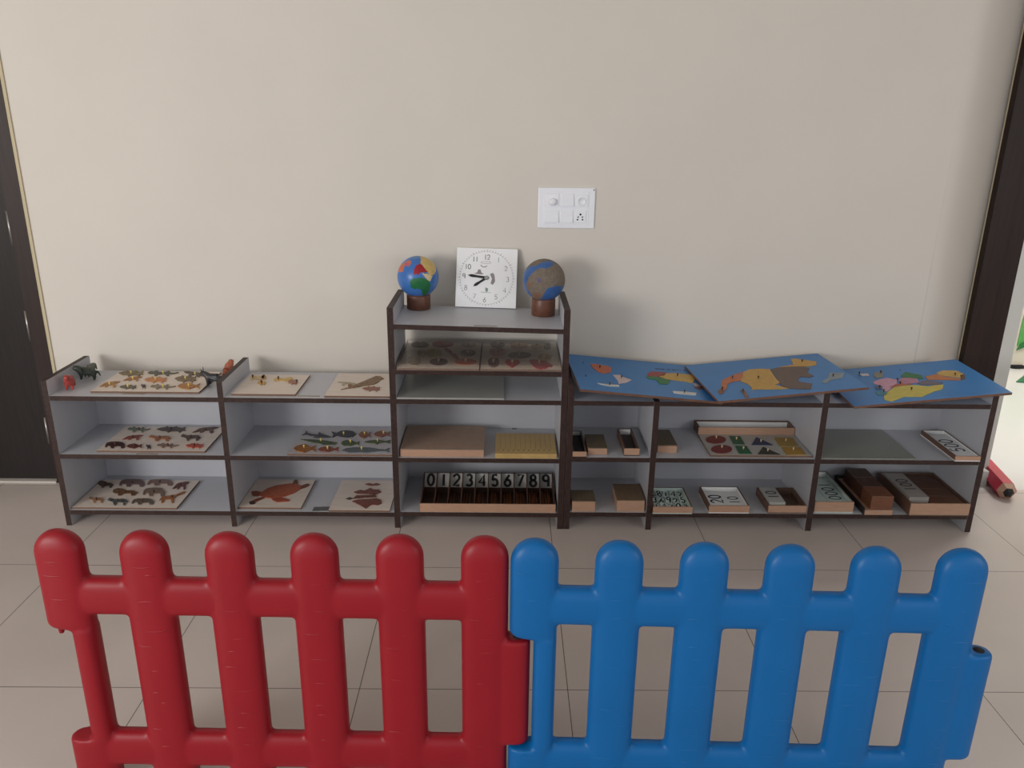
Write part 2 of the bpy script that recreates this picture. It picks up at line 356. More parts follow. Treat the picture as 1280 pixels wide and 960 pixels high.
# ================================================================== WALL SWITCH PLATE
def switchboard():
    y = YW
    a, b, c = ony(673, 234, y), ony(744.4, 235, y), ony(673, 284.7, y)
    W, H = b.x-a.x, a.z-c.z
    r = thing('switchboard', 'white modular switch and socket plate on the cream wall', 'switch', (a.x+W/2, y, c.z))
    F = Fr((a.x, y, c.z), (1,0,0), (0,0,1), (0,-1,0))
    MB().box(0, W, 0, H, 0, 0.008, fr=F).build('cover_plate', M_PLATE, r, 0.003)
    U = lambda px: (px-245)/760*W
    V = lambda py: (690-py)/550*H
    def rect(x0, x1, y0, y1, c0, c1, nm, m=M_PLATE, bev=0.0012): return MB().box(U(x0), U(x1), V(y1), V(y0), c0, c1, fr=F).build(nm, m, r, bev)
    MB().box(U(318), U(925), V(640), V(190), 0.008, 0.0095, fr=F).build('grid_frame', M_PLATE, r, 0.0008)
    for (x0, x1, y0, y1) in ((548, 718, 215, 386), (345, 520, 450, 607), (545, 712, 450, 610)):
        mb = MB(); A = F.p
        mb.prism([A(U(x0), V(y1), .0095), A(U(x0), V(y0), .0095), A(U(x0), V(y0), .0125), A(U(x0), (V(y0)+V(y1))/2, .0135), A(U(x0), V(y1), .018)], F.u*(U(x1)-U(x0)))
        mb.build('rocker_switch', M_PLATE, r, 0.0008)
    s1 = rect(350, 520, 215, 386, 0.0095, 0.0125, 'dimmer_module')
    MB().lathe(Fr(F.p(U(440), V(330), .0125), F.u, F.v, F.n), [(0.016, 0), (0.0145, .009), (0, .009)], 20).box(-.0012+U(440), .0012+U(440), V(330), V(300), .0215, .0222, fr=F).build('dimmer_knob', M_PLATE, s1)
    s2 = rect(742, 908, 240, 390, 0.0095, 0.0125, 'round_socket_module')
    MB().lathe(Fr(F.p(U(825), V(320), .0125), F.u, F.v, F.n), [(0.018, 0), (0.017, .003), (.014, .003), (.013, .0008), (0, .0008)], 24).build('socket_ring', M_PLATE, s2)
    s3 = rect(745, 890, 450, 610, 0.0095, 0.0125, 'five_pin_socket')
    for hx, hy, rr in ((815, 497, .0042), (785, 533, .003), (842, 533, .003), (778, 568, .0034), (845, 568, .0034)):
        MB().lathe(Fr(F.p(U(hx), V(hy), .0122), F.u, F.v, F.n), [(rr, 0), (rr, .0005), (0, .0005)], 14).build('pin_hole', M_HOLE, s3)
    MB().lathe(Fr(F.p(U(984), V(167), .008), F.u, F.v, F.n), [(.003, 0), (.0025, .001), (0, .001)], 10).build('screw', M_DLABEL, r)
switchboard()

# ================================================================== GLOBES
def inside(x, y, poly):
    c = False; j = len(poly)-1
    for i in range(len(poly)):
        xi, yi = poly[i]; xj, yj = poly[j]
        if (yi > y) != (yj > y) and x < (xj-xi)*(y-yi)/(yj-yi)+xi: c = not c
        j = i
    return c
def globe(name, label, cx, cy, R, zc, base_r, zb, sea, patches, c0, rad0, halo=()):
    r = thing(name, label, 'globe', (cx, cy, zb))
    C = Vector((cx, cy, zc)); d = (CAM-C).normalized(); rt = CR-d*CR.dot(d); rt.normalize(); up = d.cross(rt)
    mb = MB(); nu, nv = 150, 90
    mb.lathe(Fr(C, rt, d, up) if False else Fr(C, (1,0,0), (0,1,0)), [(R*math.sin(math.pi*i/nv), -R*math.cos(math.pi*i/nv)) for i in range(nv+1)], nu)
    polys = [([((x-c0[0])/rad0, (c0[1]-y)/rad0) for x, y in pl], i+1) for i, (pl, m) in enumerate(patches)]
    for f in mb.bm.faces:
        q = (f.calc_center_median()-C).normalized()
        if q.dot(d) < 0.02:
            f.material_index = (1 if math.sin(q.x*5+q.z*3)*math.cos(q.z*5-q.y*4) > 0.2 else 0) if len(patches) else 0
            continue
        x, y = q.dot(rt), q.dot(up)
        for pl, mi in polys:
            if inside(x, y, pl): f.material_index = mi
    mb.build('globe_ball', [sea]+[m for _, m in patches], r)
    ht = zc-math.sqrt(max(0, R*R-(base_r*0.8)**2))-zb
    s = MB().lathe(Fr((cx, cy, zb), (1,0,0), (0,1,0)), [(0, 0), (base_r*.97, 0), (base_r, .003), (base_r, ht-.002), (base_r*.94, ht+.006), (base_r*.8, ht+.001), (0, ht-.012)], 36)
    s.build('globe_stand', mat('turned_walnut_stand', (112, 70, 52), 0.4, 0.2, 20, (2, 2, 10)), r)
lb = onz(524, 389, topz(-.33)); rb = onz(677, 397, topz(.15)); GR = 0.0475
lc = Vector((lb.x, min(lb.y+GR, 0.30), 0)); rc = Vector((rb.x, rb.y+GR, 0))
def zc_at(px, py, y): return ony(px, py, y).z
P = lambda *a: list(a)
globe('painted_globe', 'blue painted globe with coloured continents on wooden stand, left of the clock', ony(522.5, 345.8, lc.y).x, lc.y, 0.0825, zc_at(522.5, 345.8, lc.y), GR, topz(-.33)+.0016, M_GLOBEBLUE, [
    (P((300,500),(322,475),(345,462),(400,455),(460,450),(510,475),(545,500),(557,550),(540,610),(515,650),(480,675),(455,665),(445,640),(440,600),(400,588),(360,590),(312,572)), paint((34,118,70))),
    (P((430,190),(480,185),(540,198),(595,240),(622,300),(628,360),(605,405),(560,425),(520,385),(490,345),(460,300),(430,268),(442,235)), paint((230,198,122))),
    (P((445,398),(480,400),(540,405),(580,430),(565,470),(545,497),(505,465),(470,420)), paint((236,214,160))),
    (P((345,420),(358,345),(385,298),(430,280),(460,300),(490,345),(522,378),(475,385),(430,388),(408,415),(375,408)), paint((170,36,50))),
    (P((150,352),(175,305),(230,268),(300,232),(322,255),(315,290),(285,315),(250,300),(230,330),(222,372),(180,385),(158,375)), paint((214,122,92))),
    (P((235,275),(270,262),(300,285),(285,315),(258,300)), paint((198,104,120))),
    (P((340,205),(400,198),(385,215),(350,220)), paint((98,160,170))),
    ], (402, 438), 258)
globe('sandpaper_globe', 'globe with rough grey brown land and blue sea on wooden stand, right of the clock', ony(680, 350, rc.y).x, rc.y, 0.0835, zc_at(680, 350, rc.y), GR, topz(.15)+.0016, M_SAND, [
    (P((100,430),(112,340),(145,285),(200,255),(245,262),(235,305),(195,340),(165,375),(150,420),(140,450),(150,490),(190,540),(205,590),(160,560),(115,500)), M_SANDBLUE),
    (P((300,225),(350,212),(408,215),(420,240),(385,268),(340,290),(290,278),(240,300),(225,270)), M_SANDBLUE),
    (P((352,482),(400,470),(450,455),(500,470),(535,440),(520,500),(470,575),(400,625),(320,640),(235,615),(300,580),(318,545)), M_SANDBLUE),
    (P((245,385),(275,372),(298,395),(285,425),(255,425)), paint((112,104,134), 0.9)),
    (P((145,430),(190,425),(200,455),(170,470)), paint((146,108,92), 0.9)),
    (P((215,530),(260,520),(290,550),(262,585),(225,575)), paint((144,104,88), 0.9)),
    ], (320, 400), 215)

# ================================================================== TOY CLOCK
def clock():
    bl, br = Vector((-0.202, 0.306, topz(-.2)+.0045)), Vector((0.047, 0.302, topz(.047)+.0045))
    tl = ony(570, 309, YW-0.016)
    u = (br-bl).normalized(); v = (tl-bl); v = (v-u*v.dot(u)).normalized()
    F = Fr(bl, u, v); W = (br-bl).length; H = (tl-bl).length
    n = F.n if F.n.y < 0 else -F.n
    F.n = n
    r = thing('toy_clock', 'square white teaching clock with black hands leaning on the wall between the globes', 'clock', (bl+br)/2)
    MB().box(0, W, 0, H, -0.012, 0, fr=F).build('clock_board', mat('white_clock_board', (242, 244, 247), 0.4, 0.01, 10), r, 0.001)
    U = lambda px: (px-88)/750*W
    V = lambda py: (832-py)/745*H
    cx, cy = U(462), V(460)
    mb = MB(); R = U(462+345)-U(462)
    for k in range(60):
        a0 = math.radians(k*6); r0, r1 = R*0.945, R*(1.0 if k % 5 else 1.01)
        mb.ribbon(F, [(cx+r0*math.cos(a0), cy+r0*math.sin(a0)), (cx+r1*math.cos(a0), cy+r1*math.sin(a0))], 0.0016 if k % 5 else .0026, .0003)
    mb.ribbon(F, [(cx+p[0], cy+p[1]) for p in arc(0, 0, R*.945, R*.945, 0, 360, 72)], .0007, .0003)
    mb.build('minute_track', M_FAINT, r)
    for s, x, y in (('12',462,200),('1',605,228),('2',700,335),('3',725,470),('4',690,608),('5',588,695),('6',447,735),('7',320,692),('8',210,590),('9',183,445),('10',228,325),('11',318,228)):
        m2 = MB(); text(m2, F, s, U(x), V(y), 0.0205, 0.13 if s in ('12','10','11','9') else .085, 0.62, .0002, 0, .0003)
        m2.build('numeral', M_GREYINK, r)
    # faint printed picture in the middle of the dial
    pm = MB()
    pm.ribbon(F, [(U(450+65*math.cos(t*.35)), V(268+13*math.sin(t*.35))) for t in range(18)]+[(U(515), V(268))], .0012, .0003)
    pm.ribbon(F, [(U(385),V(300)),(U(410),V(322)),(U(440),V(325)),(U(465),V(308))], .0035, .0003)
    pm.prism([F.p(U(x), V(y), 0) for x, y in ((310,405),(345,395),(355,360),(385,355),(398,395),(430,410),(400,418),(340,415))], F.n*.0003)
    pm.build('dial_picture', paint((158, 150, 152)), r); pm = MB()
    pm.prism([F.p(U(x), V(y), 0) for x, y in ((505,410),(540,395),(560,420),(570,500),(545,545),(515,530),(530,470))], F.n*.0003)
    pm.build('dial_picture', paint((158, 150, 152)), r)
    MB().prism([F.p(U(x), V(y), 0) for x, y in ((452,580),(485,590),(487,620),(470,640),(455,625))], F.n*.0003).ribbon(F, [(U(400), V(640)), (U(520), V(645))], .0015, .0003).build('dial_mark', paint((136, 168, 152)), r)
    pin = MB().lathe(Fr(F.p(cx, cy, 0), F.u, F.v, F.n), [(.0085, 0), (.0085, .006), (.0055, .0075), (.0035, .0065), (0, .0065)], 20).build('centre_pin', M_STEEL, r)
    def hand(tx, ty, w0, c0, nm):
        a = Vector((U(tx)-cx, V(ty)-cy)); l = a.length; a.normalize(); b = Vector((-a.y, a.x))
        prof = [(-.008, -w0*.9), (l*.5, -w0*.75), (l*.72, -w0*1.0), (l*.84, -w0*.9), (l, 0), (l*.84, w0*.9), (l*.72, w0*1.0), (l*.5, w0*.75), (-.008, w0*.9)]
        MB().prism([F.p(cx+a.x*s+b.x*t, cy+a.y*s+b.y*t, c0) for s, t in prof], F.n*.0015).build(nm, M_INK, r)
    hand(232, 432, .0058, .003, 'minute_hand'); hand(302, 570, .0058, .001, 'hour_hand')
clock()

# ================================================================== PUZZLE BOARDS
SIL = {
 'beast': [(-.5,.12),(-.44,.38),(-.36,.46),(-.3,.34),(-.18,.26),(.25,.3),(.4,.22),(.5,-.12),(.45,-.14),(.4,.04),(.36,-.5),(.26,-.5),(.24,-.14),(-.06,-.16),(-.1,-.5),(-.2,-.5),(-.24,-.08),(-.36,.04)],
 'heavy': [(-.5,-.3),(-.46,.1),(-.38,.36),(-.22,.46),(.1,.5),(.36,.42),(.48,.1),(.5,-.2),(.44,-.5),(.3,-.5),(.28,-.18),(-.04,-.2),(-.06,-.5),(-.2,-.5),(-.24,-.14),(-.38,-.06),(-.43,-.36)],
 'lion': [(-.5,.0),(-.46,.32),(-.3,.5),(-.12,.42),(.0,.2),(.3,.16),(.5,-.1),(.44,-.16),(.36,-.5),(.22,-.5),(.2,-.2),(-.1,-.26),(-.16,-.5),(-.3,-.5),(-.3,-.2),(-.42,-.18)],
 'giraffe': [(.5,.5),(.44,.36),(.16,.08),(.06,-.1),(.04,-.5),(-.03,-.5),(-.06,-.18),(-.3,-.2),(-.36,-.5),(-.43,-.5),(-.42,-.16),(-.5,-.3),(-.4,.06),(-.12,.14),(.12,.22),(.36,.46),(.42,.5)],
 'lizard': [(-.5,.1),(-.42,.34),(-.3,.3),(-.24,.5),(-.16,.46),(-.18,.26),(.08,.22),(.16,.46),(.22,.4),(.18,.14),(.34,.06),(.5,.2),(.5,.1),(.34,-.1),(.16,-.14),(.2,-.46),(.12,-.5),(.06,-.16),(-.18,-.18),(-.18,-.48),(-.28,-.44),(-.28,-.12),(-.42,-.1)],
 'croc': [(-.5,-.1),(-.3,.06),(-.16,.3),(.0,.24),(.12,.34),(.26,.18),(.5,.4),(.46,.22),(.3,-.06),(.2,-.4),(.12,-.4),(.1,-.1),(-.1,-.14),(-.14,-.46),(-.22,-.46),(-.22,-.1),(-.36,-.16)],
 'leaper': [(-.5,-.34),(-.36,-.06),(-.24,.2),(-.08,.34),(.12,.38),(.3,.46),(.5,.42),(.4,.24),(.26,.14),(.3,-.2),(.24,-.44),(.16,-.4),(.16,-.08),(-.02,-.02),(-.12,-.34),(-.22,-.4),(-.2,-.1),(-.34,-.28)],
 'fish': [(-.5,.0),(-.36,.3),(-.1,.46),(.02,.5),(.14,.34),(.3,.1),(.5,.4),(.44,.0),(.5,-.4),(.3,-.12),(.12,-.34),(.0,-.5),(-.14,-.42),(-.38,-.28)],
 'fishr': [(.5,.0),(.38,.36),(.12,.5),(-.12,.42),(-.3,.12),(-.5,.36),(-.42,.0),(-.46,-.46),(-.28,-.18),(-.1,-.36),(.14,-.46),(.38,-.34)],
 'shark': [(-.5,.02),(-.3,.24),(-.05,.3),(.02,.5),(.1,.28),(.3,.1),(.5,.36),(.44,.0),(.5,-.3),(.3,-.06),(.05,-.2),(-.02,-.5),(-.1,-.24),(-.34,-.2)],
 'eel': [(-.5,.4),(-.2,.34),(.12,.22),(.36,-.02),(.5,-.2),(.42,-.46),(.26,-.46),(.1,-.5),(.06,-.28),(-.16,-.12),(-.34,.18)],
 'whale': [(-.5,-.1),(-.4,.26),(-.2,.42),(.1,.34),(.3,.06),(.4,.02),(.5,.3),(.46,-.02),(.5,-.4),(.4,-.16),(.26,-.22),(.0,-.46),(-.1,-.4),(-.34,-.44)],
 'breach': [(-.5,-.08),(-.4,.14),(-.36,.5),(-.3,.16),(-.12,.0),(.04,-.04),(.08,.32),(.16,.1),(.34,-.14),(.5,-.36),(.3,-.4),(.0,-.44),(-.12,-.38),(-.02,-.2),(-.2,-.18),(-.34,.0)],
 'bird': [(-.5,-.5),(-.28,-.3),(-.05,.0),(.16,.28),(.32,.5),(.42,.46),(.5,.3),(.42,.24),(.36,.04),(.26,-.12),(.06,-.2),(-.16,-.34),(-.44,-.46)],
 'oval': [(.5*math.cos(t*math.pi/9), .5*math.sin(t*math.pi/9)) for t in range(18)],
 'heart': [(0,-.5),(-.36,-.1),(-.5,.2),(-.36,.48),(-.1,.46),(0,.3),(.12,.48),(.38,.46),(.5,.18),(.34,-.14)],
 'apple': [(-.5,.16),(-.4,.44),(-.1,.5),(.1,.42),(.34,.5),(.5,.2),(.46,-.2),(.2,-.5),(-.2,-.5),(-.46,-.2)],
 'carrot': [(-.5,.5),(-.34,.5),(.1,.12),(.4,-.2),(.5,-.46),(.38,-.5),(.1,-.26),(-.2,.1),(-.46,.36)],
 'tomato': [(-.5,.42),(-.3,.5),(0,.4),(.24,.3),(.38,.05),(.5,-.1),(.46,-.28),(.34,-.2),(.22,-.42),(0,-.5),(-.2,-.4),(-.34,-.1)],
 'branch': [(-.5,.1),(-.3,.36),(-.1,.28),(.0,.1),(.2,.3),(.4,.42),(.5,.3),(.44,.0),(.3,-.2),(.1,-.3),(-.1,-.12),(-.3,-.2),(-.44,-.3)],
 'insect': [(-.5,.05),(-.36,.22),(-.2,.3),(-.14,.48),(-.08,.3),(.1,.32),(.2,.46),(.24,.26),(.4,.2),(.5,.34),(.46,.05),(.5,-.2),(.38,-.2),(.3,-.5),(.22,-.26),(-.02,-.3),(-.1,-.5),(-.16,-.28),(-.34,-.22)],
}
def zp(pts): return [(290+x/6.095, 590+y/6.095) for x, y in pts]
def piece(root, sil, px, py, w_, h_, c, z, th=.003, knob=None, flip=False, kn=(0, 0), name='puzzle_piece', label=None):
    pts = [onz(a, b, z) for a, b in sil] if not isinstance(sil, str) else [onz(px+(-sx if flip else sx)*w_, py-sy*h_, z) for sx, sy in SIL[sil]]
    m = c if not isinstance(c, tuple) else (mottle(*c) if isinstance(c[0], tuple) else paint(c))
    o = MB().prism(pts, (0, 0, th)).build(name, m, root)
    if label: o['label'] = label
    if knob is not None:
        k = onz(px+kn[0], py+kn[1], z+th)
        MB().lathe(Fr(k, (1,0,0), (0,1,0)), [(.0022, 0), (.0022, .005), (.0038, .007), (.004, .0105), (.0026, .0125), (0, .013)], 10).build('knob', knob, o)
    return o
def puzzle(name, label, x0, x1, y0, y1, zb, pieces, th=.008, knob=M_KNOBY, sheared=0.0, group=None, bm_=M_PALE):
    r = thing(name, label, 'puzzle', ((x0+x1)/2, (y0+y1)/2, zb+.0004), group)
    MB().box(x0, x1, y0, y1, zb+.0004, zb+th, 0, rule={'-y': 1, '+y': 1, '-x': 1, '+x': 1}).build('puzzle_base', [bm_, M_PALEDGE], r, 0.0008)
    for p_ in pieces:
        sil, px, py, w_, h_, c = p_[:6]; ex = p_[6] if len(p_) > 6 else {}
        kk = dict(knob=knob); kk.update(ex)
        piece(r, sil, px, py, w_, h_, c, zb+th+.0002, **kk)
    return r
KN = M_KNOBY
puzzle('puzzle_board', 'pale wooden puzzle board of insects on top of the left bay', -1.607, -1.186, 0.040, 0.300, 0.557, [
    ('insect',164,467,31,8.5,((96,84,60),(150,132,90))), ('lizard',204,467,39,6.5,((66,72,62),(96,96,78))), ('leaper',244,468.5,28,8,((72,62,54),(110,92,70)),dict(flip=True)),
    ('leaper',166,474,24,6.5,((150,96,52),(196,140,74))), ('insect',194.5,475,28,8.5,((196,104,58),(214,160,96))), ('insect',232,474,27,10,((106,88,66),(140,116,86))),
    ('leaper',137,481,26,8.5,((202,146,68),(150,104,60))), ('insect',160,484,21,6,((80,80,66),(110,104,80))), ('beast',179.5,483,6,6,(58,46,44),dict(knob=None)),
    ('lizard',204,484,32,6.5,((120,110,92),(150,136,110))), ('fish',236,483,28,8,((206,142,62),(150,96,52)))])
puzzle('puzzle_board', 'pale wooden puzzle board of red and brown animals on the middle shelf, left bay', -1.612, -1.184, 0.0235, 0.283, 0.314, [
    ('lizard',174,537.4,29,7,((92,102,90),(120,128,110))), ('insect',214,537,36,8,((56,50,50),(86,60,56))), ('leaper',257,538,33,8.5,((72,52,46),(112,74,60))),
    ('leaper',166,547.5,26,7,((168,84,66),(128,70,56))), ('beast',200,548,28,8,((190,124,72),(160,92,58))), ('beast',238.7,547,25,8.5,((92,70,58),(70,50,46))),
    ('heavy',143.8,556.6,25,8,((44,30,30),(88,44,40))), ('fish',168,558,19,6,((120,50,42),(80,44,38))), ('beast',185.7,558.7,6,6,(40,30,30),dict(knob=None)),
    ('lizard',210,557.6,28,6,((122,106,96),(150,110,96))), ('insect',243,557.6,22,7,((206,92,62),(176,68,52)))], knob=M_KNOBD)
puzzle('puzzle_board', 'pale wooden puzzle board of wild animals on the bottom shelf, left bay', -1.742, -1.320, 0.011, 0.270, 0.069, [
    ('lion',132.7,605.5,19,8.5,((76,66,56),(112,92,72))), ('heavy',165,604,32,9.5,((96,88,88),(128,92,86))), ('heavy',200,603.4,32,8,((118,96,88),(142,108,96))),
    ('leaper',226,607.6,21,11,((60,44,46),(140,54,56))), ('lion',157,615.3,32,9,((150,110,70),(78,56,42))), ('heavy',192.5,615.3,28,10.5,((118,100,86),(140,112,92))),
    ('beast',120.8,625,19,8.5,((190,150,118),(160,120,92))), ('beast',147.5,627,26,9.5,((30,32,32),(120,124,122))), ('heavy',178.5,627.3,28,7.5,((96,86,76),(116,100,86))),
    ('giraffe',215.7,622,33,14,((188,122,70),(136,84,52)))], knob=M_KNOBD)
puzzle('puzzle_board', 'small pale puzzle board with dark knobs, upper right-hand bay, beside the panel', -1.057, -0.808, 0.025, 0.270, 0.557, [
    ('branch',322,473,18,8,((222,196,150),(206,176,120)),dict(kn=(-6,-1))), ('oval',330,472,6,5,((190,140,96),(206,170,120)),dict(kn=(0,0))), ('insect',327,479,10,6,((222,180,90),(200,150,84))),
    ('branch',354,475,24,7,((228,196,118),(214,170,96)),dict(kn=(-6,-1))), ('insect',366,478,12,7,((196,140,110),(150,100,80)),dict(kn=(5,0)))], knob=M_KNOBD)
puzzle('puzzle_board', 'pale puzzle board with a single brown bird, on top shelf beside the tall unit', -0.694, -0.4390, 0.012, 0.296, 0.557, [
    ('bird',453,479,54,17,((112,84,56),(158,126,88)),dict(knob=None)), ('oval',437.5,482.5,5,4,(142,96,60),dict(knob=None)), ('insect',464,486.3,22,7,((176,128,110),(132,76,62)),dict(knob=None)), ('leaper',436,480,30,6,((176,158,132),(196,180,156)),dict(knob=None, flip=True, th=.001))])
puzzle('puzzle_board', 'wide pale puzzle board of fish and sea creatures with yellow knobs', -0.852, -0.4392, 0.006, 0.297, 0.314, [
    ('breach',396,543.5,37,9.5,((54,56,62),(80,82,84)),dict(knob=None)), ('fishr',429.7,543,31,9,((46,46,54),(66,64,68))), ('fish',455.8,543.7,15,9,((168,104,70),(126,76,54)),dict(kn=(0,-1))), ('fish',477.5,543,21,8,((160,100,72),(130,80,60)),dict(kn=(2,-1))),
    ('eel',399,552.7,46,7.5,((52,62,46),(88,108,60)),dict(kn=(2,-1.5))), ('whale',438,554,23,8,((52,66,44),(84,104,56)),dict(kn=(0,-1))), ('shark',472.0,552.7,33,6.5,((56,70,52),(96,112,64)),dict(kn=(0,-1))),
    ('fish',381,561,28,10.5,((186,124,62),(136,80,46)),dict(kn=(-1,-1.5))), ('fish',410.5,562,26,7,((160,88,60),(120,60,46)),dict(kn=(-1,-1))), ('whale',457,562.8,60,7.5,((88,98,106),(110,116,116)),dict(kn=(-5,-1)))], bm_=mat('grey_white_board', (200, 196, 200), 0.45, 0.02, 12))
RB = ((176,92,66),(196,112,80))
puzzle('puzzle_board', 'small pale puzzle board with one big orange red sea turtle', -1.076, -0.820, 0.022, 0.285, 0.069, [
    (zp([(205,178),(225,158),(270,128),(340,105),(430,92),(490,95),(528,108),(518,135),(470,165),(400,190),(320,203),(250,197)]),0,0,0,0,RB,dict(knob=None)),
    (zp([(148,152),(190,148),(224,157),(204,177),(206,186),(165,186),(150,172)]),0,0,0,0,((128,78,56),(166,90,66)),dict(knob=None)),
    (zp([(530,108),(560,96),(580,92),(592,104),(560,120),(521,132)]),0,0,0,0,((140,80,58),(116,66,50)),dict(knob=None)),
    (zp([(462,92),(472,70),(486,60),(500,66),(503,94),(488,94)]),0,0,0,0,((108,78,50),(140,96,60)),dict(knob=None)),
    (zp([(300,206),(370,197),(410,206),(442,216),(430,226),(345,232),(312,218)]),0,0,0,0,((184,96,70),(166,84,60)),dict(knob=None)),
    (zp([(250,199),(215,215),(175,232),(150,224),(190,206),(235,194)]),0,0,0,0,((120,62,46),(150,80,60)),dict(knob=None)),
    (zp([(130,232),(150,225),(176,233),(180,240),(160,248),(136,247)]),0,0,0,0,((58,42,38),(78,52,46)),dict(knob=None))])
CR2 = ((150,92,78),(108,58,48))
puzzle('puzzle_board', 'small pale puzzle board with brown segmented shellfish, bottom shelf beside the tall unit', -0.705, -0.457, 0.003, 0.285, 0.069, [
    (zp([(1013,95),(1050,88),(1070,96),(1100,89),(1130,97),(1102,104),(1068,106),(1040,104)]),0,0,0,0,CR2,dict(knob=None)),
    (zp([(928,155),(978,140),(1010,146),(1055,124),(1078,138),(1120,138),(1136,158),(1092,172),(1000,168),(955,167)]),0,0,0,0,CR2,dict(knob=None)),
    (zp([(948,182),(1020,180),(1092,176),(1102,194),(1020,198),(920,206)]),0,0,0,0,((96,56,44),(140,88,70)),dict(knob=None)),
    (zp([(914,226),(962,213),(1040,210),(1100,204),(1136,215),(1142,240),(1112,255),(1064,250),(1020,280),(978,256),(942,238)]),0,0,0,0,CR2,dict(knob=None)),
    (zp([(868,206),(898,195),(920,204),(896,213)]),0,0,0,0,(74,66,66),dict(knob=None))])
# ---- fruit and vegetable boards wrapped in clear film
zt = 0.675
def wrapped(label, x0, x1, pieces):
    r = puzzle('wrapped_puzzle_board', label, x0, x1, -0.012, 0.345, zt+.003, pieces, th=.009, knob=M_KNOBP, bm_=mat('beige_fruit_board', (232, 212, 192), 0.5, 0.05, 20))
    MB().box(x0-.0015, x1+.0015, -.016, 0.349, zt+.0032, zt+.0285).build('plastic_wrap', M_FILM, r, 0.003)
wrapped('film wrapped fruit puzzle board at left on the tall unit, with carrot and yellow lemon', -0.405, -0.094, [
    ('oval',525,431,22,7,((74,76,56),(104,96,72))), ('oval',553.6,430.5,27,7,((150,74,60),(170,92,74))), ('oval',586,431,18,6,((170,154,134),(186,170,150))),
    ('apple',527,442.5,12,8,((170,140,104),(190,160,122))), ('oval',542.4,441.6,19,9.5,((170,148,62),(196,172,72))), ('carrot',564.7,443,19,15,((190,92,72),(164,80,60)),dict(kn=(2,-1))),
    ('oval',585,441.6,19,7.5,((108,50,42),(84,40,36))), ('apple',517.5,452,17,11,((176,158,126),(186,170,140)),dict(kn=(0,-1))), ('oval',548.4,452.8,23,8.5,((66,26,30),(92,38,38)),dict(kn=(0,-1))), ('oval',582,452.8,28,7,((182,88,58),(200,104,66)),dict(kn=(0,-1)))])
wrapped('film wrapped fruit puzzle board at right on the tall unit, with red strawberry and tomato', -0.089, 0.2205, [
    ('oval',622,431.3,18,6.5,((112,52,46),(86,44,40))), ('apple',649,432.4,22,7,((196,146,102),(206,160,112))), ('oval',671,433,14,6,((186,150,112),(200,166,126))), ('apple',684,433,9,8,((96,88,56),(120,108,70))),
    ('apple',621.4,440.8,20,9,((194,92,62),(206,112,78))), ('oval',649.8,444.2,29,7.5,((84,72,52),(110,72,54))), ('oval',680.7,446.8,17,8,((186,146,94),(202,166,108))),
    ('apple',617,453.7,14,11,((96,54,46),(124,66,56)),dict(kn=(0,-1))), ('heart',640.3,455,19,10,((168,36,48),(186,50,58)),dict(kn=(0,-1.5))), ('tomato',676,456,30,12,((166,32,38),(188,52,50)),dict(kn=(-2,-2)))])

# ================================================================== MAP BOARDS
def dull(c, k=.16):
    g = sum(c)/3; return tuple(int((v*(1-k)+g*k)*.95) for v in c)
def mapboard(label, c, polys, marks=(), th=.010):
    """c: four corner points front-left, front-right, back-right, back-left (underside)"""
    A, B, C_, D = [Vector(q) for q in c]
    u = (B-A+C_-D).normalized(); v = (D-A+C_-B); v = (v-u*v.dot(u)).normalized(); cen = (A+B+C_+D)/4
    W = ((B-A).length+(C_-D).length)/2; H = ((D-A).length+(C_-B).length)/2
    F = Fr(cen-u*W/2-v*H/2, u, v)
    r = thing('map_puzzle_board', label, 'puzzle', cen)
    MB().box(0, W, 0, H, 0, th, 0, fr=F, rule={'-y': 1, '+y': 1, '-x': 1, '+x': 1}).build('map_base', [M_MAPBLUE, mat('map_board_edge', (120, 84, 66), 0.6, 0.1, 30)], r, 0.0008)
    for col, pts, kn in polys:
        th2 = .002
        W3 = [onplane(px, py, F.p(0, 0, th+.0001), F.n) for px, py in pts]
        o = MB().prism(W3, F.n*th2).build('map_piece', paint(dull(col)), r)
        if kn:
            k = onplane(kn[0], kn[1], F.p(0, 0, th+th2), F.n)
            MB().lathe(Fr(k, F.u, F.v, F.n), [(.002, 0), (.002, .005), (.0036, .007), (.0036, .010), (0, .0125)], 10).build('knob', M_KNOBD, o)
    if marks:
        mb = MB()
        for px, py, w_, h_ in marks:
            q = [onplane(px+sx*w_/2, py+sy*h_/2, F.p(0, 0, th+.0001), F.n) for sx, sy in ((-1,1),(1,1),(1,-1),(-1,-1))]
            mb.prism(q, F.n*.0003)
        mb.build('printed_lettering', paint((24, 40, 70)), r)
    return r, F
def Z(pts, ox, oy, s): return [(ox+x/s, oy+y/s) for x, y in pts]
def z1(*p_): return Z(p_, 700, 430, 6.4)
def z2(*p_): return Z(p_, 850, 430, 5.818)
def z3(*p_): return Z(p_, 1040, 440, 5.333)
random.seed(11)
marks1 = [(700+x/6.4, 430+(198+0.06*(x-760))/6.4, 1.0+random.random()*1.2, 1.2) for x in range(768, 1000, 15) if random.random() > .12]
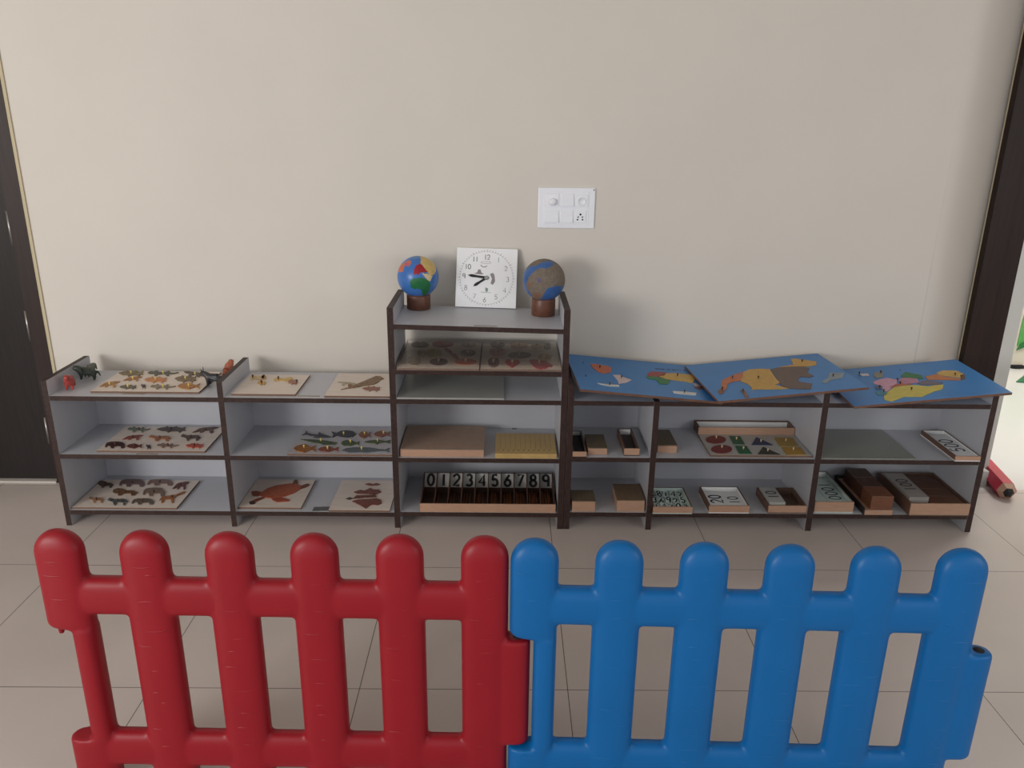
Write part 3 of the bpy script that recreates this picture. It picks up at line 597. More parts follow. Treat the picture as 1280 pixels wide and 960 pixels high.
mapboard('blue map board at left, with white slivers and small orange, red and green land', (onz(717.5,488,.6230), onz(893,505,.5620), (0.8455,0.372,0.5765), onz(712.5,446,.642)), [
    ((226,112,66), z1((240,160),(300,164),(395,182),(412,200),(402,230),(345,238),(305,225),(265,195)), z1((318,190))[0]),
    ((236,208,208), z1((425,250),(475,250),(500,265),(572,290),(535,310),(470,320),(460,290)), z1((490,272))[0]),
    ((226,226,220), z1((300,315),(335,320),(400,325),(470,330),(475,342),(400,340),(330,326)), z1((396,326))[0]),
    ((40,138,66), z1((690,262),(760,262),(800,270),(882,295),(862,324),(800,322),(770,288),(700,276)), None),
    ((186,66,60), z1((700,242),(730,222),(850,230),(835,255),(770,266),(700,258)), None),
    ((228,178,70), z1((835,238),(900,235),(1040,247),(1085,270),(1060,315),(1000,302),(900,290),(850,283),(792,260)), z1((938,255))[0]),
    ((196,176,186), z1((1062,318),(1100,320),(1125,340),(1085,345)), None),
    ((120,70,44), z1((1070,345),(1140,342),(1155,362),(1100,362)), None),
    ((228,228,224), z1((900,378),(1000,385),(1092,393),(1085,413),(990,405),(910,395)), z1((995,388))[0]),
    ], marks1+[(728.5, 453, .8, 3.2), (732.3, 469.5, 1.6, 2.6), (825, 507, 1, 1)])
mapboard('blue map board in the middle, with large yellow and brown land', (onz(890.5,505,.5835), onz(1068,488,.6340), (1.405,0.385,.6400), onz(862.5,459,.6000)), [
    ((222,118,60), z2((300,290),(312,262),(370,235),(452,205),(460,240),(440,268),(390,275),(345,290),(340,325),(318,345),(298,320)), z2((382,248))[0]),
    ((150,96,66), z2((275,345),(298,325),(322,342),(318,362),(285,365)), z2((308,330))[0]),
    ((150,98,66), z2((440,338),(470,340),(500,385),(482,398),(460,365)), z2((458,345))[0]),
    ((228,172,64), z2((458,210),(500,188),(580,182),(652,185),(688,240),(725,285),(690,300),(790,326),(700,331),(560,331),(515,336),(530,325),(492,292),(440,272),(458,240)), z2((570,250))[0]),
    ((112,86,72), z2((657,185),(730,172),(820,166),(905,166),(940,180),(925,208),(972,235),(940,245),(870,240),(855,265),(880,280),(962,290),(950,330),(870,330),(795,325),(738,308),(716,272),(692,238)), None),
    ((230,170,62), z2((805,110),(840,108),(900,118),(992,130),(990,155),(930,165),(870,165),(720,170),(825,152)), z2((888,130))[0]),
    ((146,160,170), z2((1028,278),(1075,250),(1090,212),(1196,212),(1180,250),(1100,262),(1062,290)), z2((1114,236))[0]),
    ])
mapboard('blue map board at right end, with yellow, pink and green land', (onz(1067.5,511,.5635), onz(1267,493.5,.6285), onz(1193,452,.634), (1.334,0.335,.569)), [
    ((230,160,190), z3((275,200),(320,185),(370,175),(440,190),(428,205),(440,215),(400,240),(370,265),(340,265),(335,230),(280,215)), z3((436,190))[0]),
    ((226,204,74), z3((345,298),(360,278),(410,240),(480,226),(560,223),(640,231),(700,222),(745,220),(735,250),(680,265),(600,300),(540,300),(480,300),(400,332),(350,320)), z3((530,252))[0]),
    ((40,130,64), z3((460,160),(490,135),(590,155),(612,180),(530,178),(472,170)), None),
    ((206,128,160), z3((445,188),(472,174),(568,180),(580,205),(480,215),(452,206)), None),
    ((206,104,70), z3((380,238),(440,212),(540,216),(480,224),(420,238)), z3((455,212))[0]),
    ((120,106,122), z3((572,210),(610,190),(740,205),(715,219),(600,221)), None),
    ((216,128,66), z3((620,165),(700,150),(750,165),(850,180),(862,190),(740,188),(640,186)), None),
    ((226,180,86), z3((695,142),(740,125),(830,127),(880,150),(858,174),(790,165),(720,156)), z3((820,155))[0]),
    ((128,84,52), z3((852,158),(884,150),(888,180),(862,186)), None),
    ((150,146,130), z3((278,142),(335,132),(342,170),(300,176),(280,165)), z3((325,140))[0]),
    ((226,214,220), z3((178,148),(240,146),(250,160),(200,162)), z3((182,148))[0]),
    ((70,96,130), z3((285,232),(325,228),(330,250),(295,252)), z3((318,238))[0]),
    ((60,138,160), z3((290,268),(340,262),(385,268),(360,292),(305,290)), z3((345,265))[0]),
    ], [(1125, 462.5, 1.2, 1.8)])

# ================================================================== TOY ANIMALS
def skin(name, verts, edges, rad, m, root=None, sub=1, loc=(0,0,0)):
    me = bpy.data.meshes.new(name); base = ROOTLOC[root.name] if root is not None else Vector(loc)
    me.from_pydata([Vector(v)-base for v in verts], edges, []); o = bpy.data.objects.new(name, me); COL.objects.link(o)
    md = o.modifiers.new('skin', 'SKIN'); md.use_smooth_shade = True
    for i, sv in enumerate(me.skin_vertices[0].data):
        r_ = rad[i]; sv.radius = (r_, r_); sv.use_root = (i == 0)
    ss = o.modifiers.new('sub', 'SUBSURF'); ss.levels = sub; ss.render_levels = sub
    dg = bpy.context.evaluated_depsgraph_get(); me2 = bpy.data.meshes.new_from_object(o.evaluated_get(dg))
    o.modifiers.clear(); o.data = me2; bpy.data.meshes.remove(me); me2.name = name
    me2.materials.clear(); me2.materials.append(m)
    for p_ in me2.polygons: p_.use_smooth = True
    if root is not None: o.parent = root; ROOTLOC[o.name] = base
    else: o.location = base
    return o
def toy(name, label, base, ang, s, m, horns=None, trunk=False, tail=.3, rear=0.0, neck=.25, headr=.13, headm=None):
    """four-legged toy: unit body length 1, facing +x before turning"""
    ca, sa = math.cos(ang), math.sin(ang); B = Vector(base)
    def T(x, y, z): return B+Vector((ca*x-sa*y, sa*x+ca*y, z))*s
    r = thing(name, label, 'toy animal', B)
    h = .5
    def bz(x): return h+rear*(x+.4)
    V = [T(0,0,bz(0)), T(.3,0,bz(.3)+.02), T(-.35,0,bz(-.35)), T(.3+neck*.8,0,bz(.3)+neck), T(.5+neck*.8,0,bz(.3)+neck-.02), T(-.55,0,bz(-.4)-.02), T(-.55-tail,0,bz(-.4)-.28)]
    E = [(0,1),(0,2),(1,3),(3,4),(2,5),(5,6)]; R_ = [.2,.19,.18,headr,headr*.65,.06,.025]
    for x, y in ((.28,.13),(.28,-.13),(-.35,.13),(-.35,-.13)):
        par_ = 1 if x > 0 else 2; lift = rear*(x+.4) if x > 0 else 0
        k = len(V); V += [T(x, y, bz(x)-.2), T(x+.02, y, .04+lift*.8)]; E += [(par_, k), (k, k+1)]; R_ += [.085, .06]
    if trunk:
        k = len(V); V += [T(.62+neck*.8,0,bz(.3)+neck-.25), T(.68+neck*.8,0,bz(.3)+neck-.45)]; E += [(4,k),(k,k+1)]; R_ += [.06,.035]
    skin('toy_body', V, E, [q*s for q in R_], m, r)
    if horns:
        mb = MB()
        for sy in (-1, 1):
            a, b = T(.36+neck*.8, .07*sy, bz(.3)+neck+.08), T(.42+neck*.8, .22*sy, bz(.3)+neck+.26)
            mb.tube([a, (a+b)/2+Vector((0,0,.02*s)), b], [.03*s, .02*s, .006*s], 8)
        mb.build('horn', horns, r)
    mb = MB()
    for sy in (-1, 1):
        c = T(.42+neck*.8, sy*headr*.85, bz(.3)+neck+.05)
        mb.lathe(Fr(c, (1,0,0), (0,1,0)), [(0,-.02*s),(.02*s,0),(0,.02*s)], 8)
    mb.build('eye', M_INK, r)
    return r
zs = 0.5573
b1 = onz(88, 486.5, zs); b2 = onz(101, 476, zs); b3 = onz(116, 469, zs)
toy('toy_animal', 'small red toy animal standing by left end panel, nearest of three', b1+Vector((.002,0,0)), math.radians(-70), .080, mat('red_toy_plastic', (186,76,70), .4, .25, 60), neck=.3, headr=.17, tail=.05)
toy('toy_animal', 'dark green toy animal behind the red one, left end panel', b2+Vector((.030,.0,0)), math.radians(200), .074, mat('dark_green_toy_plastic', (48,58,50), .4, .2, 60), neck=.22, headr=.18, rear=.15, tail=.1)
toy('toy_animal', 'grey green toy elephant in the back corner by left end panel', b3+Vector((-.004,-.012,0)), math.radians(85), .064, mat('grey_green_toy_plastic', (104,110,96), .45, .12, 60), trunk=True, neck=.15, headr=.18, tail=.05)
toy('toy_animal', 'dark spiky toy animal facing left, against the middle upright of the left shelf unit', Vector((-1.158, 0.135, zs)), math.radians(178), .078, mat('slate_toy_plastic', (54,54,58), .4, .25, 60), neck=.22, headr=.12, tail=.02, horns=mat('grey_horn', (70,68,62), .5, .1))
toy('toy_animal', 'orange red toy animal behind the dark spiky one, at the middle upright', Vector((-1.132, 0.225, zs)), math.radians(88), .080, mat('orange_red_toy_plastic', (186,100,70), .4, .2, 60), neck=.3, headr=.17, tail=.02)

# ================================================================== BOXES AND TRAYS
BAYS = ((0.273, 0.584), (0.607, 1.240), (1.264, 1.8985), (-0.414, 0.223))
def px_front(x0, x1, yb, z):
    a, b = onz(x0, yb, z), onz(x1, yb, z); X0, X1, m_ = a.x, b.x, (a.x+b.x)/2
    for p_, q_ in BAYS:
        if p_ < m_ < q_: X0, X1 = max(X0, p_+.0025), min(X1, q_-.0025)
    return X0, X1, (a.y+b.y)/2
def solid_box(label, x0, x1, yb, yt, z, depth_to, top, name='lidded_box', front=M_TAN, lid=.004):
    X0, X1, Y = px_front(x0, x1, yb, z); H = ony((x0+x1)/2, yt, Y).z-z; D = depth_to-Y
    r = thing(name, label, 'box', ((X0+X1)/2, Y+D/2, z+.0004))
    MB().box(X0+.001, X1-.001, Y+.001, Y+D-.001, z+.0004, z+H-lid).build('box_body', front, r, 0.001)
    MB().box(X0, X1, Y, Y+D, z+H-lid+.0002, z+H).build('lid', top, r, 0.0006)
    return r, (X0, X1, Y, H, D)
def open_box(label, x0, x1, yb, yt, z, depth_to, name='open_box', wall=.006, inner=M_BOXIN, lining=None, side=M_TAN, lining_h=None, cat='box'):
    X0, X1, Y = px_front(x0, x1, yb, z); H = ony((x0+x1)/2, yt, Y).z-z; D = depth_to-Y
    r = thing(name, label, cat, ((X0+X1)/2, Y+D/2, z+.0004))
    rr = dict(name=name)
    b = MB(); zb_ = z+.0004
    b.box(X0, X1, Y, Y+D, zb_, zb_+.004, 1)
    b.box(X0, X1, Y, Y+wall, zb_+.004, z+H, 0, rule={'+y': 1})
    b.box(X0, X1, Y+D-wall, Y+D, zb_+.004, z+H, 2, rule={'-y': 1, '+z': 2})
    b.box(X0, X0+wall, Y+wall, Y+D-wall, zb_+.004, z+H, 2, rule={'+x': 1})
    b.box(X1-wall, X1, Y+wall, Y+D-wall, zb_+.004, z+H, 2, rule={'-x': 1})
    b.build('box_body', [side, inner, mat('brown_box_side', (120, 88, 70), 0.5, 0.1, 20, (1, 10, 10))], r)
    if lining:
        MB().box(X0+wall, X1-wall, Y+D-wall-.0015, Y+D-wall, zb_+.006, z+H*.96).build('lining', lining, r)
    return r, (X0, X1, Y, H, D, wall)
def depth(px, py, z): return onz(px, py, z).y
# narrow bay, middle shelf
RM, RBT = RZ[1], RZ[0]
open_box('narrow dark box with pale front hanging over the shelf edge against the tall unit', 715.2, 733, 572, 565, RM+.0, depth(720, 539, RM+.022), lining=M_GREYCARD, inner=mat('black_box_inside', (48,42,40), .6, .1, 20))
solid_box('tan box with dark olive lid beside the narrow dark box', 734.5, 759, 568.6, 559.7, RM, depth(745, 543, RM+.03), M_OLIVE)
open_box('narrow open box with white inner end, right side of the narrow bay', 780, 799, 570, 561, RM, depth(790, 536, RM+.03), lining=M_WHITE, inner=mat('grey_box_inside', (84,74,70), .6, .1, 20))
# narrow bay, bottom
solid_box('small tan block box with olive lid, bottom of the narrow bay at left', 714.6, 744, 639.8, 626, RBT, depth(730, 613.7, RBT+.045), M_OLIVE, front=M_CUBE if False else M_TAN)
solid_box('larger tan box with brown lid, bottom of the narrow bay at right', 770.6, 805.6, 639.8, 625, RBT, depth(785, 607, RBT+.045), mat('brown_lid', (122,100,78), .5, .1, 22, (8,1,8)))
# wide bay, middle
solid_box('small tan box with dark lid, left of the shape tray', 821.6, 846, 566.4, 556.4, RM, depth(830, 538.4, RM+.03), M_OLIVE)

# geometric inset tray -----------------------------------------------------
def shape_tray():
    z = RM; A, B = onz(888, 571, z), onz(1015.5, 572, z)
    A.y = B.y = max(A.y, -.004); X0, X1, Y = A.x, min(B.x, 1.2385), A.y
    Yb = DEP-.012; Ym = depth(930, 544, z+.006)
    r = thing('shape_tray', 'white tray of coloured circles, rectangles, triangles and squares with wooden compartment behind', 'tray', ((X0+X1)/2, (Y+Yb)/2, z+.0004))
    MB().box(X0, X1, Y, Yb, z+.0004, z+.008, 0, rule={'-y': 1, '-x': 1, '+x': 1}).build('tray_board', [mat('white_tray_board', (200, 196, 190), .45, .02, 12), M_PALEDGE], r, .0008)
    H = .032; t = .006; b = MB(); z0 = z+.0082
    b.box(X0, X1, Ym, Ym+t, z0, z+H+.008).box(X0, X1, Yb-t, Yb, z0, z+H+.008, 1).box(X0, X0+t, Ym+t, Yb-t, z0, z+H+.008, 1).box(X1-t, X1, Ym+t, Yb-t, z0, z+H+.008, 1)
    b.build('compartment', [M_TAN, mat('brown_box_side', (120, 88, 70))], r, .0006)
    MB().box(X0+t, X1-t, Yb-t-.0015, Yb-t, z0, z+H+.003).box(X0+t, X1-t, Ym+t, Yb-t-.002, z0, z0+.002).build('lining', M_WHITE, r)
    zt_ = z+.0081
    Q = lambda x, y: onz(860+x/7.53, 520+y/7.53, zt_)
    def inset(pts, c, k, nm):
        o = MB().prism(pts, (0,0,.0025)).build(nm, mottle(*c), r)
        MB().lathe(Fr(Q(*k)+Vector((0,0,.0025)), (1,0,0), (0,1,0)), [(.002,0),(.002,.005),(.0036,.007),(.0036,.010),(0,.012)], 10).build('knob', M_KNOBP, o)
    def circ(cx, cy, w_, h_): return [Q(cx+w_/2*math.cos(t_*math.pi/14), cy+h_/2*math.sin(t_*math.pi/14)) for t_ in range(28)]
    red = ((128,52,50),(146,66,60)); gr = ((40,98,66),(58,116,78)); bl = ((42,54,92),(60,70,104)); ye = ((178,138,50),(196,152,62))
    inset(circ(262, 226, 190, 72), red, (265, 214), 'circle_inset'); inset(circ(316, 316, 198, 78), red, (318, 304), 'circle_inset')
    inset([Q(*q) for q in ((385,192),(490,195),(535,268),(430,268))], gr, (455, 226), 'rectangle_inset'); inset([Q(*q) for q in ((442,284),(550,286),(600,358),(487,358))], gr, (520, 316), 'rectangle_inset')
    inset([Q(*q) for q in ((642,202),(598,274),(800,276))], bl, (685, 248), 'triangle_inset'); inset([Q(*q) for q in ((706,294),(656,362),(868,366))], ((52,52,48),(72,68,54)), (750, 335), 'triangle_inset')
    inset([Q(*q) for q in ((810,206),(985,208),(1034,288),(862,288))], ((170,142,70),(186,156,80)), (920, 240), 'square_inset'); inset([Q(*q) for q in ((882,297),(1056,299),(1112,368),(928,368))], ye, (990, 325), 'square_inset')
shape_tray()

# number cards --------------------------------------------------------------
def card(label, s, x0, x1, y0, y1, z, th=.002, m=M_WHITE, rot=1, group=None, hh=None, name='number_card', wt=.13, pitch=0.0, wide=1.0):
    """flat card lying in a box, digits reading away from the viewer (rot=1) or towards (rot=-1)"""
    cx, cy = (x0+x1)/2, (y0+y1)/2
    r = thing(name, label, 'card', (cx, cy, z), group)
    MB().box(x0, x1, y0, y1, z, z+th).build('card_sheet', m, r, min(.0005, th*.2))
    F = Fr((cx, cy, z+th), (0, rot, 0), (-rot, 0, 0))
    mb = MB(); h = hh or (x1-x0)*.66; text(mb, F, s, 0, 0, h, wt, .78, .0001, 0, .0003, wide)
    mb.build('numeral', M_INK, r)
    return r
r, (X0, X1, Y, H, D, t) = open_box('shallow tan box crammed with small pale number cards', 815.2, 865, 642.5, 633.8, RBT, depth(835, 610, RBT+.028), inner=M_GREENCARD)
random.seed(7)
nx_, ny_ = 5, 3
for j in range(ny_):
    for i in range(nx_):
        cw = (X1-X0-2*t)/nx_; ch = (D-2*t)/ny_
        x0 = X0+t+cw*i+.001; y0 = Y+t+ch*j+.001; zz = RBT+.0052
        cx, cy = x0+cw/2-.001, y0+ch/2-.001; zc = zz+.006*(1+((i+j) % 2))
        g = thing('number_card', 'small pale green number card in the crammed shallow box', 'card', (cx, cy, zc), 'small cards in the crammed box')
        rz = random.uniform(-.18, .18); tl_ = .16
        F = Fr((cx, cy, zc), (math.cos(rz), math.sin(rz), random.uniform(-.1,.1)), (-math.sin(rz)*math.cos(tl_), math.cos(rz)*math.cos(tl_), math.sin(tl_)))
        MB().box(-cw*.44, cw*.44, -ch*.42, ch*.42, 0, .0012, fr=F).build('card_sheet', M_GREENCARD, g)
        mb = MB(); text(mb, Fr(F.p(0,0,.0013), F.u, F.v, F.n), str((i*3+j*2+1) % 10), 0, 0, ch*.68, .16, .7, 0, 0, .0003, .8); mb.build('numeral', M_INK, g)
r, (X0, X1, Y, H, D, t) = open_box('shallow tan box with two large cards 20 and 10', 886, 936, 641.8, 632.5, RBT, depth(900, 609.7, RBT+.028), lining=M_WHITE, inner=M_WHITE)
xm = X0+t+(X1-X0-2*t)*.52
card('white card with number 20 lying left in its box', '20', X0+t+.001, xm, Y+t+.002, Y+D-t-.022, RBT+.0225, m=M_WHITE, hh=.052, wt=.16)
card('white card with number 10, tucked beside the 20 card', '10', xm+.001, X1-t-.001, Y+t+.001, Y+D-t-.018, RBT+.0180, m=M_WHITE, hh=.044, wt=.13)
r, (X0, X1, Y, H, D, t) = open_box('half-empty tan box with a card stack reading 10', 960, 1008.3, 641.8, 632.5, RBT, depth(975, 611, RBT+.028), inner=mat('brown_wood_inside', (112,88,74), .55, .12, 16, (10,1,10)))
xe = X0+t+(X1-X0-2*t)*.47
card('thick stack of pale cards with number 10 on top', '10', X0+t+.0015, xe, Y+t+.012, Y+D-t-.004, RBT+.0050, th=H+.002, m=M_GREYCARD, hh=.045)

# right bay, middle shelf
gs = [onz(1029, 573.5, RM+.004), onz(1147, 574.5, RM+.004), onz(1111, 535.5, RM+.004), onz(1034.6, 535, RM+.004)]
xa, xb = 1.2665, gs[1].x
g_ = MB().box(xa, xb, 0.004, 0.318, RM+.0005, RM+.0045).build('acrylic_sheet', mat('greenish_grey_acrylic', (150, 152, 142), .25, .03, 6), loc=((xa+xb)/2, .16, RM+.0005), bevel=.0008)
tag(g_, 'flat grey acrylic sheet on the middle shelf of the right bay', 'sheet')
r, (X0, X1, Y, H, D, t) = open_box('long narrow card box at the right end of the middle shelf', 1193.7, 1225.6, 577, 570.5, RM, depth(1167, 538.4, RM+.02), inner=M_WHITE, lining=M_WHITE)
card('long white card with number 500 in the narrow box', '500', X0+t+.001, X1-t-.001, Y+t+.003, Y+D-t-.03, RM+.005, th=.011, m=M_WHITE, hh=.058, wt=.12)
# right bay, bottom
r, (X0, X1, Y, H, D, t) = open_box('deep tan card box holding 1000 cards, left of the wooden cubes', 1017.6, 1065.7, 641, 627.7, RBT, depth(1024, 591.3, RBT+.04), inner=M_GREENCARD, lining=M_WHITE)
xm = X0+t+(X1-X0-2*t)*.43
card('pale green card with number 4 at the left side of the deep card box', '4', X0+t+.001, xm-.001, Y+t+.001, Y+D-t-.01, RBT+.0048, th=.026, m=M_GREENCARD, hh=.05, wt=.16)
card('pale green card with number 1000 in the deep card box', '1000', xm+.001, X1-t-.001, Y+t+.001, Y+D-t-.03, RBT+.0048, th=.026, m=M_GREENCARD, rot=-1, hh=.052, wt=.12)
# tray with wooden cubes
X0, X1, Y = px_front(1080.5, 1114.9, 643.9, RBT); Yb = .300; H = ony(1098, 638, Y).z-RBT
r = thing('cube_tray', 'low open wooden tray under the brown cubes', 'tray', ((X0+X1)/2, (Y+Yb)/2, RBT+.0004))
MB().box(X0, X1, Y, Yb, RBT+.0004, RBT+H).build('tray_base', M_TAN, r, .0006)
MB().box(X0-.004, X0-.0002, Y+.002, Yb, RBT+.0004, RBT+.030).box(X0-.004, X1, Yb+.0002, Yb+.005, RBT+.0004, RBT+.034).build('tray_wall', mat('black_box_inside', (48,42,40)), r)
cs = (X1-X0)*.80; n_ = int((Yb-Y-.006)/(cs+.0008))
for k in range(n_):
    y0 = Y+.006+k*(cs+.0008)
    o = MB().box(X1-cs-.001, X1-.001, y0, y0+cs, RBT+H+.0003, RBT+H+.0003+cs*.66).build('wooden_cube', M_CUBE if k == 0 else M_WALNUT, loc=(X1-cs/2, y0+cs/2, RBT+H+.0003), bevel=.002)
    tag(o, 'orange brown wooden block at the front of the low tray' if k == 0 else 'dark brown wooden block in the low tray behind the orange one', 'block', None if k == 0 else 'dark blocks in the low tray')
r, (X0, X1, Y, H, D, t) = open_box('big tan box of brown wooden plates with a 100 card', 1136.7, 1210.3, 645, 629.8, RBT, depth(1100, 590.3, RBT+.055), inner=mat('brown_wood_inside', (112,88,74)), lining=None)
Y0i, Y1i, xm = Y+t, Y+D-t, X0+t+(X1-X0-2*t)*.36
MB().box(X0+t, xm, Y1i-.0015, Y1i, RBT+.006, RBT+H*.98).build('lining', M_WHITE, r)
card('thick stack of grey cards with number 100 on top', '100', X0+t+.0015, xm, Y0i+.03, Y1i-.025, RBT+.005, th=H+.006, m=mat('grey_card_stack', (172,166,160), .5, .03, 12), hh=.05, wt=.11)
px_w = X1-t-xm-.004; rows, cols = 4, 1
ph = (Y1i-Y0i-.012)/rows
for lay in range(3):
    for j in range(rows):
        y0 = Y0i+.008+j*ph; zz = RBT+.005+lay*.0148
        o = MB().box(xm+.003, xm+.003+px_w-.004, y0+.0006, y0+ph-.0006, zz, zz+.0142).build('wooden_plate', mat('dark_plate_wood', (104,66,44), .45, .3, 60, (14,1,14)), loc=(xm+px_w/2, y0+ph/2, zz), bevel=.0015)
        tag(o, 'dark brown wooden square plate stacked in the big box with the 100 card', 'plate', 'wooden plates in the big box')
o = MB().lathe(Fr((X0+t+.028, Y0i+.012, RBT+H-.006), (1,0,0), (0,1,0)), [(0,-.006),(.0045,-.004),(.006,0),(.0045,.004),(0,.006)], 12).build('wooden_bead', M_KNOBP, loc=(X0+t+.028, Y0i+.012, RBT+H-.006)); tag(o, 'tiny pale bead behind the front wall of the plate box', 'bead')
o.location.z = RBT+.005+.006

# tall unit: grey sheet, brown box, yellow board
xs0, xs1 = -0.4125, onz(630, 500.5, .562).x
g_ = MB().box(xs0, xs1, .002, .322, TZ[2]+.0004, TZ[2]+.007).build('grey_board', mat('grey_white_sheet', (176, 178, 174), .4, .02, 8), loc=((xs0+xs1)/2, .16, TZ[2]+.0004), bevel=.001)
tag(g_, 'flat grey white board lying on the third shelf of the tall unit', 'board')
bx, _d = solid_box('wide flat tan box with dull brown lid on the fourth shelf of the tall unit', 500, 605, 571.4, 562, TZ[1], depth(560, 532.5, TZ[1]+.03), M_MDF, lid=.003)
def yellow_board():
    X0, X1, Y = px_front(618.8, 695.8, 573.4, TZ[1]); H = ony(657, 567.3, Y).z-TZ[1]; Yb = depth(657, 541.6, TZ[1]+H); X1 = min(X1, .2215)
    r = thing('bead_frame', 'yellow board with rows of tiny holes, right of the brown lidded box', 'board', ((X0+X1)/2, (Y+Yb)/2, TZ[1]+.0004))
    m = mat('golden_yellow_board', (206, 174, 112), .4, .06, 40, (1, 10, 1))
    MB().box(X0, X1, Y, Yb, TZ[1]+.0004, TZ[1]+H).build('board_base', m, r, .001)
    mb = MB(); W = X1-X0; zt_ = TZ[1]+H
    for k in range(1, 12): mb.box(X0+W*k/12-.0005, X0+W*k/12+.0005, Y+.05, Yb-.012, zt_, zt_+.0006)
    mb.build('groove_line', mat('dark_yellow_line', (168, 136, 78), .5), r)
    mb = MB()
    for k in range(11): mb.lathe(Fr((X0+W*(k+.6)/12, Y+.035, zt_), (1,0,0), (0,1,0)), [(.0026,0),(.0026,.0008),(0,.0008)], 8)
    mb.build('peg_hole', mat('brown_hole', (96, 70, 34), .6), r)
yellow_board()

WORDS = 'zero one two three four five six seven eight nine'.split()
def spindle_box():
    X0, X1, Y = px_front(524.8, 694.2, 640.6, TZ[0]); X1 = min(X1, .2215); Y = max(Y, .002)
    zb = TZ[0]+.0004; Hf = ony(610, 630.3, Y).z-zb; Yp = .168; t = .006
    Yt = Yp+.045
    ztop = ony(610, 591.2, Yt).z; z_b = ony(610, 609.7, Yp).z
    r = thing('spindle_box', 'wooden spindle box with ten compartments numbered 0 to 9 on the bottom shelf', 'box', ((X0+X1)/2, (Y+Yt)/2, zb))
    MB().box(X0, X1, Y, Y+t, zb, zb+Hf).box(X0, X1, Y+t, Yt+t, zb, zb+.005, 1).build('box_body', [M_TAN, mat('dark_box_wood', (78, 56, 46), .5, .15, 16)], r, .0006)
    mdark = mat('dark_box_wood', (78, 56, 46), .5, .15, 16)
    v = Vector((0, Yt-Yp, ztop-z_b)); vh = v.length; F = Fr((X0, Yp, z_b), (1,0,0), v); F.n = Vector((0,-v.z, v.y)).normalized()
    MB().box(0, X1-X0, 0, vh, -.005, 0, fr=F).box(X0, X1, Yp+.001, Yp+.006, zb+.0052, z_b).build('back_board', mdark, r)
    n = 10; cw = (X1-X0-t)/n
    for k in range(n+1):
        xx = X0+k*cw
        MB().prism([(xx, Y+t, zb+.005), (xx, Yp-.001, zb+.005), (xx, Yp-.001, z_b), F.p(xx-X0, vh, .003), F.p(xx-X0, vh, .010), (xx, Y+t+.05, zb+Hf+.004), (xx, Y+t, zb+Hf)], (t*.55, 0, 0)).build('divider', mat('divider_wood', (96, 66, 52), .5, .15, 16), r)
    for k in range(n):
        o = MB().box(k*cw+t*.6, (k+1)*cw-.0005, .001, vh-.003, .0003, .0015, fr=F).build('number_plate', M_GREYCARD, r)
        mb = MB(); text(mb, F, str(k), k*cw+t*.3+cw*.5, vh*.5, vh*.80, .20, .6, .0017, 0, .0004, .92); mb.build('numeral', M_INK, o)
    # spindles
    for k in range(1, n):
        me = None
        for q in range(k):
            rr = .0028; row, cidx = divmod(q, 3)
            x = X0+k*cw+t*.6+.004+rr+(cidx+.5*(row % 2))*(cw-t-.012)/3; zz = zb+.0055+rr+row*rr*1.95
            if me is None:
                L_ = Yp-Y-t-.012
                o = MB().lathe(Fr((x, Y+t+.004, zz), (1,0,0), (0,0,1), (0,1,0)), [(0,0),(rr*.6,0),(rr,L_*.12),(rr,L_*.88),(rr*.6,L_),(0,L_)], 10).build('spindle', mat('dark_spindle_wood', (150, 92, 56), .4, .2, 30, (1, .1, 1)), loc=(x, Y+t+.004, zz)); me = o
            else:
                o = me.copy(); COL.objects.link(o); o.location = (x, Y+t+.004, zz)
            tag(o, 'dark wooden spindle lying in the box compartment marked '+WORDS[k], 'spindle', 'spindles in compartment '+WORDS[k])
spindle_box()

